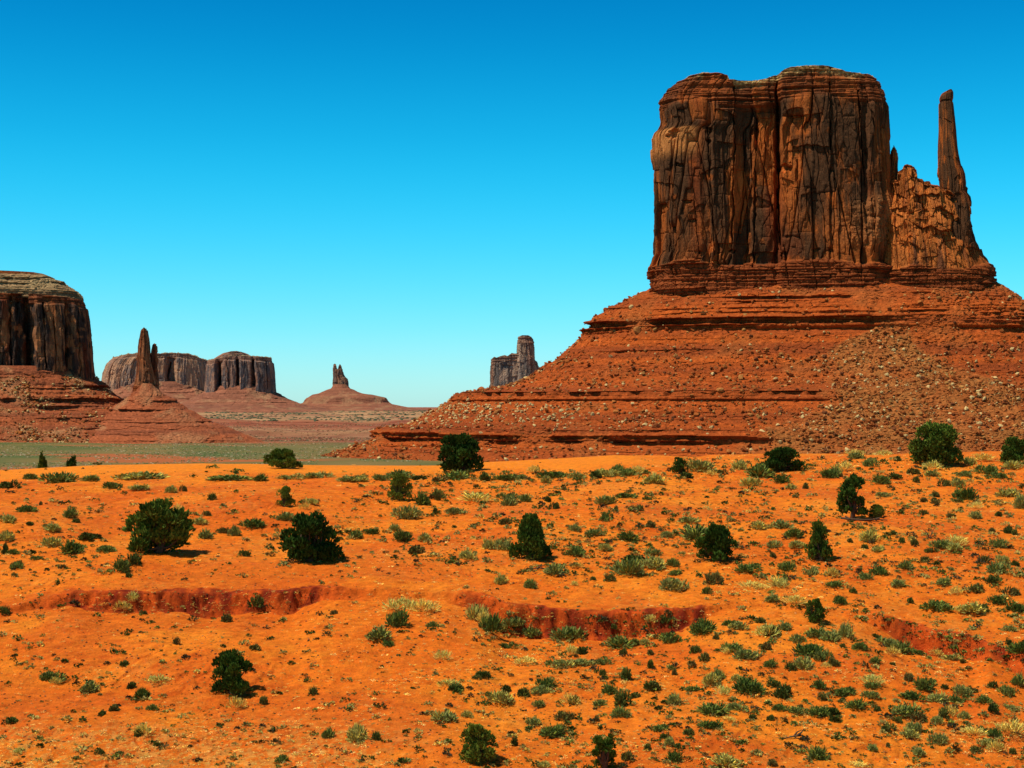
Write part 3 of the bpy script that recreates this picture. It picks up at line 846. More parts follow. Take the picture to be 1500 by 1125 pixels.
# thumb
ff3 = cliff_face(520, K, MT(430, 22), MT(132, 22), strat_top=0.01, strat_bot=0.17, dark=0.6, amp=0.5, nfl=40, ret=0)
def face_t(s, z, px, py, v, u, front):
    D, c = ff3(s, z, px, py, v, u, front)
    nar = 0.2 + 0.8 * sstep(200, 340, py)
    D = D * nar
    m = (py > 146) & (py < 149); D = D - 0.9 * m
    rg = sstep(.42, .47, u) * front * (py < 300)          # the arris down the spire
    D = D - 2.2 * rg * (1 - sstep(.5, .95, u)) * nar
    return D, c
th_e = [(440, 1356, 1447), (423, 1358, 1446), (410, 1360, 1445.5), (400, 1362, 1446), (390, 1363, 1443), (380, 1364, 1437), (374, 1366, 1431), (350, 1368, 1424), (320, 1369, 1418), (296, 1370, 1415.5), (288, 1370, 1413), (282, 1370, 1408),
        (268, 1370.5, 1408.5), (255, 1370, 1407), (240, 1370, 1402), (225, 1370, 1399), (210, 1370, 1397), (190, 1371, 1395.5), (175, 1371, 1394), (160, 1371, 1392.5), (150, 1371, 1391.5), (148, 1373, 1390), (142, 1372, 1391.5), (136, 1374, 1391.5), (131, 1378, 1390)]
part('thumb_spire', fm, tower(fm, 25, th_e, [(0, 136), (.3, 134), (.6, 131.5), (.9, 131), (1, 134)], [(0, 430), (1, 430)], 900, 640,
     face_t, power=2.7, b0=-8, taper=.62, cap=5, capn=.5, capcol=(.36, .15, .06)), M_ROCK, mitten)

lev_m = [(398, 990, 1420), (408, 968, 1436), (415, 955, 1449), (421, 949, 1456), (428, 938, 1462), (430, 926, 1470), (437, 908, 1483), (440, 905, 1485), (446, 893, 1491), (455, 878, 1501), (466, 862, 1513), (474, 849, 1521),
         (486, 846, 1524), (489, 851, 1521), (500, 838, 1535), (512, 822, 1545), (530, 801, 1566), (533, 790, 1575), (545, 775, 1590), (555, 762, 1602), (565, 730, 1622), (571, 700, 1636), (577, 655, 1657), (586, 649, 1664), (588, 653, 1661),
         (600, 628, 1686), (612, 608, 1705), (623, 590, 1728), (627, 540, 1747), (632, 537, 1750), (638, 541, 1747), (646, 534, 1754), (650, 522, 1770), (660, 492, 1800), (672, 445, 1840), (684, 405, 1870), (705, 340, 1930)]
def scree_m(px, py, bb):
    core = 1300 + 20 * np.sin(py / 22)
    wid = 10 + (py - 470) * 0.95
    core = core + 26 * fbm2(px / 60, py / 40, 611, 3); wid = wid * (1 + .25 * fbm2(px / 30, py / 25, 612, 3))
    m = 1 - sstep(0.75, 1.1, np.abs(px - core - np.where(px > core, (py - 470) * .25, 0)) / np.maximum(wid, 4))
    return m * sstep(470, 500, py) * (bb < 0)
led_m = [(443, 446, 3.0, 1085, 1275), (450, 452, 1.5, 1080, 1180), (474, 481, 5.5, 800, 1310), (484, 487, 3, 840, 1120), (468, 472, 2.5, 1420, 1600), (519, 521, 1.5, 900, 1060), (577, 582, 5.0, 600, 1215), (577, 581, 4.5, 1440, 1700),
         (627, 630, 3.5, 480, 1110), (634, 637, 3, 480, 1100), (641, 645, 4, 480, 1060)]
TP, TF, TC_, TI = talus(fm, 26, lev_m, 2100, 0.45, 600, kf=0.9, ledges=led_m, scree=scree_m, szo=1.0,
                      strata=lambda y: .35 + 1.0 * (1 - sstep(480, 500, y)) + .9 * sstep(620, 630, y) * (1 - sstep(650, 665, y)))
tal = part('talus_slope', fm, (TP, TF, TC_), M_TALUS, mitten)

def wt_m(px, py, bur):
    w = 0.30 + 0.75 * scree_m(px, py, -1 + 0 * px) + 0.5 * sstep(490, 540, py) * (1 - sstep(565, 577, py)) + 1.0 * sstep(588, 596, py) * (1 - sstep(618, 626, py))
    w = w * (0.35 + sstep(-0.2, 0.4, fbm2(px / 28, py / 14, 620, 3)))
    return w * (py > 425) * (py < 668) + 0.25 * (py > 648) * (py < 668)
def lab_m(px, py, s_):
    big = 'large' if s_ > 2.4 else 'small'
    if py > 586: z_, g_ = 'below the middle ledge', 'lower slope'
    elif py > 488: z_, g_ = 'between the two dark ledges', 'middle slope'
    else: z_, g_ = 'on the slope below the cliffs', 'upper slope'
    if px < 1050: h_ = 'left part'
    elif px < 1250: h_ = 'centre'
    else: h_ = 'right part'
    return ('%s boulder %s, %s of the great slope' % (big, z_, h_), '%s boulders on the %s, %s' % (big, g_, h_))
scatter_boulders(fm, TP, TI, 640, wt_m, 300, 30000, (1.5, 5.0), (0.38, 2.4), lab_m, None,
                 'countless small rocks and rubble strewn over the talus of the great butte',
                 pale=lambda px, py: 0.10 + 0.55 * sstep(588, 594, py) * (1 - sstep(618, 626, py)) * (1 - sstep(760, 1080, px)) + .08 * (px > 1150) * (py > 500))
del TP, TI

# ================================================================== left butte and the spire beside it
print('left')
Y1 = 1800.0
fl = Frame(-40, Y1, (HY - 670) / F * Y1)
lb = empty('sentinel_butte', fl.o, 'dark flat-topped butte with black vertical stains, cut off by the left edge', 'butte')
HBL = 85.0
ffl = cliff_face(700, fl.k, (HY - 560) / F * (Y1 - 80), (HY - 430) / F * (Y1 - 80), ([-250, -200, 0, 20, 24, 42, 46, 50, 58, 90, 95, 100, 105, 137], [0, 0, 2, 3, -8, -12, -9, 5, 4, 4, -4, -2, 4, 2]),
                 [(12, 430, 14, 545, 2, 8), (35, 425, 42, 550, 4, 16), (60, 440, 64, 548, 1.2, 7), (92, 440, 97, 545, 1.5, 8), (76, 460, 78, 548, .9, 5), (110, 450, 114, 548, .9, 5)],
                 [(20, 440, 8, 12, 9), (97, 515, 5, 10, 8), (66, 436, 6, 5, 5)], strat_top=.10, strat_bot=.08, dark=.66, nfl=50, ret=0,
                 c_orange=(0.36, 0.14, 0.055), c_dark=(0.055, 0.033, 0.024))
part('cliff_wall', fl, tower(fl, HBL, [(575, -230, 139), (552, -228, 137.5), (520, -224, 134.5), (490, -220, 132), (470, -218, 129.5), (450, -216, 126.5), (440, -214, 125), (434, -212, 122), (428, -208, 114)],
     [(0, 434), (.5, 427), (.8, 428), (.93, 431), (1, 435)], [(0, 570), (1, 570)], 1300, 330, ffl, power=5, taper=.05, cap=6, capn=3, capcol=(.30, .19, .09)), M_ROCK, lb)
TPc, TFc, TCc, TIc = talus(fl, 54, [(402, -150, 66), (404, -156, 72), (409, -168, 80), (411, -176, 90), (417, -186, 99), (420, -190, 103), (424, -196, 108), (431, -205, 118), (440, -210, 121)],
                       1300, .7, 730, kf=.45, strata=1.6, power=4.5, c_a=(.36, .22, .10), c_b=(.23, .13, .06), c_scree=(.40, .28, .13), ledges=[(411, 412, 4, -200, 200), (418, 420, 4, -200, 200)])
part('upper_terrace', fl, (TPc, TFc, TCc), M_TALUS, lb)
ffc = cliff_face(745, fl.k, (HY - 408) / F * (Y1 - 60), (HY - 394) / F * (Y1 - 60), strat_top=.3, strat_bot=.3, dark=.6, nfl=10)
part('caprock', fl, tower(fl, 60, [(410, -150, 74), (402, -150, 75), (398, -150, 73), (393, -148, 68)], [(0, 397), (.5, 394), (.9, 395), (1, 398)], [(0, 408), (1, 408)], 700, 40, ffc, power=4, cap=5, capn=1.5, capcol=(.25, .15, .08)), M_ROCK, lb)
fs = Frame(214, 1770.0, (HY - 670) / F * 1770)
lev_l = [(538, -215, 124), (545, -228, 132), (552, -232, 141), (558, -238, 150), (566, -246, 160), (569, -250, 161), (576, -258, 170), (584, -264, 181), (588, -266, 183), (598, -275, 196), (606, -284, 220),
         (612, -290, 234), (616, -292, 238), (628, -305, 262), (640, -320, 292), (650, -335, 325), (660, -350, 350), (672, -370, 380)]
TPl, TFl, TCl, TIl = talus(fl, 92, lev_l, 1700, .8, 760, kf=.95, ledges=[(568, 572, 6, 100, 200), (586, 590, 5, -100, 260), (612, 616, 5, 60, 120), (596, 603, 5, 40, 100)], power=3, strata=.9, szo=1.5,
                          c_a=(.35, .088, .028), c_b=(.24, .065, .026), c_scree=(.38, .18, .075))
part('talus_slope', fl, (TPl, TFl, TCl), M_TALUS, lb)
wl_ = lambda px, py, bur: (0.3 + bur) * (py > 552) * (py < 655) * (0.25 + sstep(-.1, .4, fbm2(px / 20, py / 12, 780, 3))) * (px > -60)
scatter_boulders(fl, TPl, TIl, 790, wl_, 40, 4500, (2.6, 5.5), (0.8, 3.0),
                 lambda px, py, s_: ('angular boulder lying on the red slope below the dark left-hand butte', 'boulders below the dark left butte'), None,
                 'small rocks scattered down the red slope below the left-hand butte', pale=lambda px, py: .3 + 0 * px)

sb = empty('slender_spire', fs.o, 'slender pointed rock spire on a red cone beside the dark left butte', 'rock spire')
fsf = cliff_face(800, fs.k, (HY - 585) / F * 1755, (HY - 480) / F * 1755, ret=0, strat_top=.02, strat_bot=.3, dark=.42, amp=.7, nfl=40, c_orange=(.38, .14, .055), c_dark=(.12, .06, .035))
part('spire', fs, tower(fs, 16, [(590, 193, 234), (575, 195, 231), (560, 198, 228), (545, 200, 225), (530, 201, 221.5), (515, 202, 219.5), (505, 203, 218.5), (497, 204, 217.5), (490, 205.5, 216), (484, 206.5, 215), (479, 208, 213.5)],
     [(0, 482), (.5, 478.5), (1, 481)], [(0, 588), (1, 588)], 600, 330, fsf, power=2.6, taper=.55, cap=4, capn=.6, capcol=(.3, .13, .06)), M_ROCK, sb)
part('side_pinnacle', fs, tower(fs, 10, [(590, 214, 236), (570, 215, 233), (545, 218, 231.5), (525, 221, 230.5), (508, 222.5, 230), (502, 223.5, 229)],
     [(0, 504), (.6, 502.5), (1, 504)], [(0, 588), (1, 588)], 300, 250, fsf, power=2.6, b0=4, taper=.3, cap=4, capn=.6, capcol=(.3, .13, .06)), M_ROCK, sb)
lev_s = [(562, 205, 225), (571, 198, 232), (576, 194, 237), (583, 186, 250), (586, 180, 258), (589, 176, 261), (597, 163, 272), (600, 158, 276), (603, 152, 284), (610, 138, 297), (617, 125, 312), (620, 120, 320), (628, 105, 342), (637, 88, 365), (646, 66, 385), (656, 40, 410), (668, 10, 450)]
TPs, TFs, TCs, TIs = talus(fs, 18, lev_s, 1300, .8, 830, kf=.95, szo=1.3, ledges=[(586, 588, 3, 100, 330), (599, 602, 3.5, 100, 250), (617, 619, 3, 180, 400)], power=2.2, strata=.7,
                           c_a=(.34, .090, .032), c_b=(.23, .065, .028), c_scree=(.35, .15, .065))
part('talus_cone', fs, (TPs, TFs, TCs), M_TALUS, sb)

# ================================================================== distant formations
print('far')
def far_mesa(name, label, cx, Y, hb, edges, top, bot, levels, seed, npr=900, nrow=200, cat='mesa', buff=(.40, .21, .12), drk=(.16, .105, .08), tal=True, rec=None, cr=(), power=4.6, taper=.06, dark=.5, thb=None, extra=()):  # paler and darker tones of the stone itself, mixed by noise
    f = Frame(cx, Y, (HY - 615) / F * Y)
    e = empty(name, f.o, label, cat)
    y0 = bot; y1 = min(p[1] for p in top)
    fc = cliff_face(seed, f.k, (HY - y0) / F * (Y - hb), (HY - y1) / F * (Y - hb), rec, cr, (), strat_top=.12, strat_bot=.12, ret=0, dark=dark, nfl=50, c_orange=buff, c_dark=drk, c_base=(.30, .145, .085))
    part('cliff_wall', f, tower(f, hb, edges, top, [(0, bot), (1, bot)], npr, nrow, fc, power=power, taper=taper, cap=6, capn=hb / 25, capcol=(.27, .20, .10)), M_FAR, e)
    for k, (nm, ed, tp, hb2, b02) in enumerate(extra):
        fc2 = cliff_face(seed + 60 + k, f.k, (HY - y0) / F * (Y - hb), (HY - min(p[1] for p in tp)) / F * (Y - hb), None, (), (), strat_top=.1, strat_bot=.1, ret=0, dark=dark, amp=.6, nfl=30, c_orange=buff, c_dark=drk, c_base=(.30, .145, .085))
        part(nm, f, tower(f, hb2, ed, tp, [(0, bot), (1, bot)], 500, nrow, fc2, power=3, b0=b02, taper=.15, cap=4, capn=1.0, capcol=(.27, .20, .10), zref=Y - hb), M_FAR, e)
    if tal:
        P, Fc, Cc, I = talus(f, thb or hb * 1.02, levels, 1100, Y / 1600.0, seed + 30, kf=1.0, power=2.8, strata=1.2, c_a=(.29, .105, .055), c_b=(.20, .075, .042), c_scree=(.31, .16, .08), rough=.9)
        part('talus_slope', f, (P, Fc, Cc), M_FAR, e)
    return f, e

far_mesa('long_mesa', 'long pale grey-brown mesa behind the slender spire, low on the skyline', 225, 5600.0, 190,
         [(590, 149, 312), (560, 150, 311), (545, 152, 309), (533, 157, 307), (526, 163, 305), (521, 170, 303), (515, 178, 300)],
         [(0, 524), (.12, 519), (.25, 517), (.45, 518), (.6, 516.5), (.8, 518), (.88, 522), (1, 528)], 584,
         [(560, 160, 300), (572, 149, 312), (577, 140, 320), (585, 120, 345), (592, 95, 380), (598, 60, 420), (606, 10, 470)], 900,
         buff=(.46, .25, .14), drk=(.20, .14, .11), rec=([150, 240, 247, 252, 258, 300], [0, 10, -25, -25, 10, 0]), cr=[(248, 530, 246, 570, 2, 30)])
far_mesa('block_mesa', 'blocky fluted mesa with a low domed top, right end of the distant group', 351, 5000.0, 150,
         [(590, 300, 405), (574, 301, 402.5), (560, 302, 401.5), (545, 303, 400.5), (530, 304, 398), (524, 306, 397), (520, 310, 396)],
         [(0, 528), (.12, 526), (.2, 524), (.28, 521), (.6, 521.5), (.75, 522), (1, 523.5)], 582,
         [(566, 306, 397), (573, 299, 404), (576, 295, 408), (580, 288, 414), (584, 280, 422), (586, 276, 428), (591, 262, 440), (595, 240, 455), (599, 214, 480), (603, 180, 510), (609, 130, 560)], 940,
         buff=(.36, .20, .13), drk=(.12, .095, .088), rec=([300, 316, 319, 322, 330, 345, 348, 352, 366, 370, 374, 400], [0, 8, -22, -22, 12, 12, -16, 14, 12, -14, 12, 6]),
         cr=[(320, 528, 320, 574, 1.6, 30), (348, 526, 348, 574, 1.2, 18), (371, 526, 372, 572, 1.4, 20), (388, 528, 389, 570, 1.0, 14), (334, 526, 335, 570, .8, 10)], dark=.58,
         extra=[('domed_cap', [(540, 308, 385), (525, 311, 380), (520, 318, 370), (516, 325, 363), (512, 333, 352)], [(0, 515.5), (.3, 513), (.7, 512.5), (1, 515)], 95, 10)])
far_mesa('throne_butte', 'tiny distant twin-pronged pillar on a broad stepped base, middle of the skyline', 497, 5400.0, 22,
         [(590, 486, 511), (575, 487, 510), (560, 487, 509.5), (555, 487.5, 508.5), (552, 488, 505), (548, 488, 502.5), (540, 488, 501.5), (530, 488.5, 501)],
         [(0, 534), (.15, 532.5), (.3, 534), (.4, 539.5), (.5, 541), (.6, 536), (.75, 533), (.9, 536), (1, 541)], 582,
         [(563, 489, 508), (569, 485, 513), (571, 479, 519), (574, 472, 524), (577, 466, 532), (578, 458, 545), (582, 452, 563), (583, 449, 566), (590, 444, 570), (592, 438, 574), (597, 415, 600), (602, 370, 640), (608, 300, 700)], 980,
         npr=400, nrow=200, cat='butte', taper=.3, power=2.6, dark=.45, thb=30,
         extra=[('shoulder', [(590, 496, 512), (560, 498, 510.5), (552, 500, 509)], [(0, 553), (.6, 552.5), (1, 555)], 20, -4)])
far_mesa('tower_butte', 'distant grey butte with a tall block tower, peeping from behind the great slope', 760, 3600.0, 26,
         [(620, 716, 800), (565, 718.5, 795), (540, 719, 790), (526, 719, 787), (515, 720, 786)],
         [(0, 526), (.07, 522.5), (.12, 524), (.2, 522), (.3, 520), (.36, 521.5), (.45, 517), (.52, 518), (.7, 515), (1, 530)], 612,
         [(575, 712, 800), (590, 700, 815), (605, 680, 840), (615, 660, 860)], 1020, npr=500, nrow=260, cat='butte', buff=(.40, .26, .17), drk=(.15, .12, .10), dark=.5, thb=30,
         extra=[('block_tower', [(612, 754, 789), (560, 756, 785.5), (530, 757, 784), (505, 757.5, 783), (497, 757.5, 782), (490, 758.5, 780)], [(0, 493), (.3, 491), (.7, 491), (.9, 493), (1, 497)], 24, -6)])
# low dark rim at the horizon
fr_ = Frame(600, 9000.0, (HY - 606) / F * 9000)
rim = empty('horizon_rim', fr_.o, 'very low dark red mesa rim along the horizon, left of the great slope', 'mesa')
P, Fc, Cc, I = talus(fr_, 60, [(596.5, 560, 700), (597, 553, 720), (599.5, 550, 724), (601, 530, 760), (606, 480, 820)], 800, 6.0, 1070, kf=1, power=4, strata=.6, c_a=(.30, .11, .07), c_b=(.22, .08, .055), c_scree=(.32, .15, .09))
part('slope', fr_, (P, Fc, Cc), M_FAR, rim)
V = np.array([[-700, -40, 9.5 - 0], [700, -40, 9.5], [700, 40, 9.5], [-700, 40, 9.5]])
_t = tower(fr_, 55, [(600, 560, 700), (597.5, 562, 698), (596, 563, 697)], [(0, 597), (.2, 596.4), (.5, 596.8), (.8, 596.3), (1, 597)], [(0, 600), (1, 600)], 600, 12,
           cliff_face(1080, fr_.k, 10, 20, strat_top=.3, strat_bot=.3, dark=.5, nfl=4, c_orange=(.28, .12, .08), c_dark=(.18, .09, .07)), power=4, cap=4, capn=.5, capcol=(.3, .15, .09))
part('rim_cliff', fr_, _t, M_FAR, rim)

# ================================================================== plants
print('plants')
def tuft_shape(seed, n, h=0.55, w=0.06, up=0.6, lumps=4, wide=1.0, flat=False):
    """a low bush about 1 m across: many narrow leafy shoots springing from a few hearts."""
    rg = np.random.RandomState(seed)
    hearts = np.c_[rg.uniform(-.28, .28, lumps), rg.uniform(-.28, .28, lumps), np.zeros(lumps)] * (1 if lumps > 1 else 0)
    hr = rg.uniform(.55, 1.0, lumps)
    V = []; Fc = []; T = []
    for i in range(n):
        k = rg.randint(lumps)
        az = rg.uniform(0, 2 * np.pi); el = np.arccos(rg.uniform(0, 1) ** (up))       # angle from vertical
        dr = np.array([np.sin(el) * np.cos(az) * wide, np.sin(el) * np.sin(az) * wide, np.cos(el)])
        L = h * hr[k] * rg.uniform(.72, 1.05)
        st = rg.uniform(0.25, .82)
        p0 = hearts[k] + dr * L * st; p1 = hearts[k] + dr * L
        p1[2] += 0.02; p0[2] = max(p0[2], -0.03); p1[2] = max(p1[2], .02)
        side = np.cross(dr, rg.normal(size=3)); side /= np.linalg.norm(side) + 1e-9
        ww = w * rg.uniform(.5, 1.4)
        mid = (p0 + p1) / 2 + rg.normal(size=3) * .02
        b = len(V)
        V += [p0, mid + side * ww * .5, p1, mid - side * ww * .5]
        Fc.append([b, b + 1, b + 2, b + 3])
        tt = rg.uniform(.6, 1.3); yl = 1 + .9 * (rg.rand() < .18)
        T += [[tt * yl, tt * (1 + .65 * (yl - 1)), tt * .95]] * 4
    return np.array(V), np.array(Fc), np.array(T)

SAGE = [tuft_shape(1000 + i, 620, h=.44 + .06 * (i % 3), w=.05, up=.85, lumps=4 + i % 4) for i in range(8)]
GRASS = [tuft_shape(1100 + i, 320, h=.6, w=.028, up=.5, lumps=2 + i % 3) for i in range(5)]
DSH = [tuft_shape(1200 + i, 420, h=.42, w=.06, up=.9, lumps=2 + i % 3) for i in range(6)]
SMALLT = [tuft_shape(1300 + i, 46, h=.5, w=.15, up=.7, lumps=1 + i % 3) for i in range(8)]
CLOD = BSL

def shape_meshes(name, shapes, mat):
    out = []
    for s_ in shapes:
        me = mesh_np(name, s_[0], s_[1], s_[2]); me.materials.append(mat); out.append(me)
    return out
ME_SAGE = shape_meshes('sagebrush', SAGE, M_SAGE)
ME_GRASS = shape_meshes('dry_grass_tuft', GRASS, M_STRAW)
ME_DSH = shape_meshes('dark_shrub', DSH, M_DSHRUB)

prng = random.Random(7)
USED = []
def put(kind, x, y, w, h=None, label=None, group=None, cat=None, name=None, rel=None):
    """w, h: width and height in photograph pixels where it stands; (x, y) its base centre."""
    p = cast(x, y)
    m = p[1] / F
    ms = {'sage': ME_SAGE, 'grass': ME_GRASS, 'dark': ME_DSH}[kind]
    nm = {'sage': 'sagebrush', 'grass': 'dry_grass_tuft', 'dark': 'dark_shrub'}[kind]
    k = prng.randrange(len(ms))
    o = bpy.data.objects.new(name or nm, ms[k]); C.objects.link(o)
    W_ = w * m
    H_ = (h if h else w * prng.uniform(.42, .6)) * m
    o.location = (p[0], p[1], p[2] - 0.02)
    o.rotation_euler = (0, 0, prng.uniform(0, 6.28))
    zz = {'sage': .5, 'grass': .6, 'dark': .45}[kind]
    o.scale = (W_ / .95, W_ / .95 * prng.uniform(.8, 1.1), H_ / zz)
    tag(o, label, cat or {'sage': 'sagebrush', 'grass': 'grass tuft', 'dark': 'shrub'}[kind], group)
    USED.append((x, y, w))
    return o

def zone(x, y):
    if y < 712: a = 'along the dune foot'; g = 'dune foot'
    elif y < 770: a = 'on the upper slope'; g = 'upper slope'
    elif y < 850: a = 'above the wash bank'; g = 'flat above the bank'
    elif y < 925: a = 'beside the wash bank'; g = 'wash bank'
    elif y < 1010: a = 'just below the bank'; g = 'slope below the bank'
    elif y < 1070: a = 'in the lower foreground'; g = 'lower foreground'
    else: a = 'near the bottom edge'; g = 'bottom edge'
    b = ['far left', 'left', 'middle', 'right', 'far right'][int(np.clip(x // 300, 0, 4))]
    return a + ', ' + b, g + ', ' + b
def zlabel(kind, x, y, w):
    ys = 12 + 14 * (y - 680) / 445
    sz = 'broad' if w > ys * 1.7 else ('small' if w < ys * .95 else 'rounded')
    t = {'sage': 'grey-green sagebrush', 'grass': 'straw-yellow grass tuft', 'dark': 'dark green shrub'}[kind]
    a, g_ = zone(x, y)
    return '%s %s %s' % (sz, t, a), '%s %s, %s' % (sz, {'sage': 'sagebrush', 'grass': 'dry grass tufts', 'dark': 'dark shrubs'}[kind], g_)

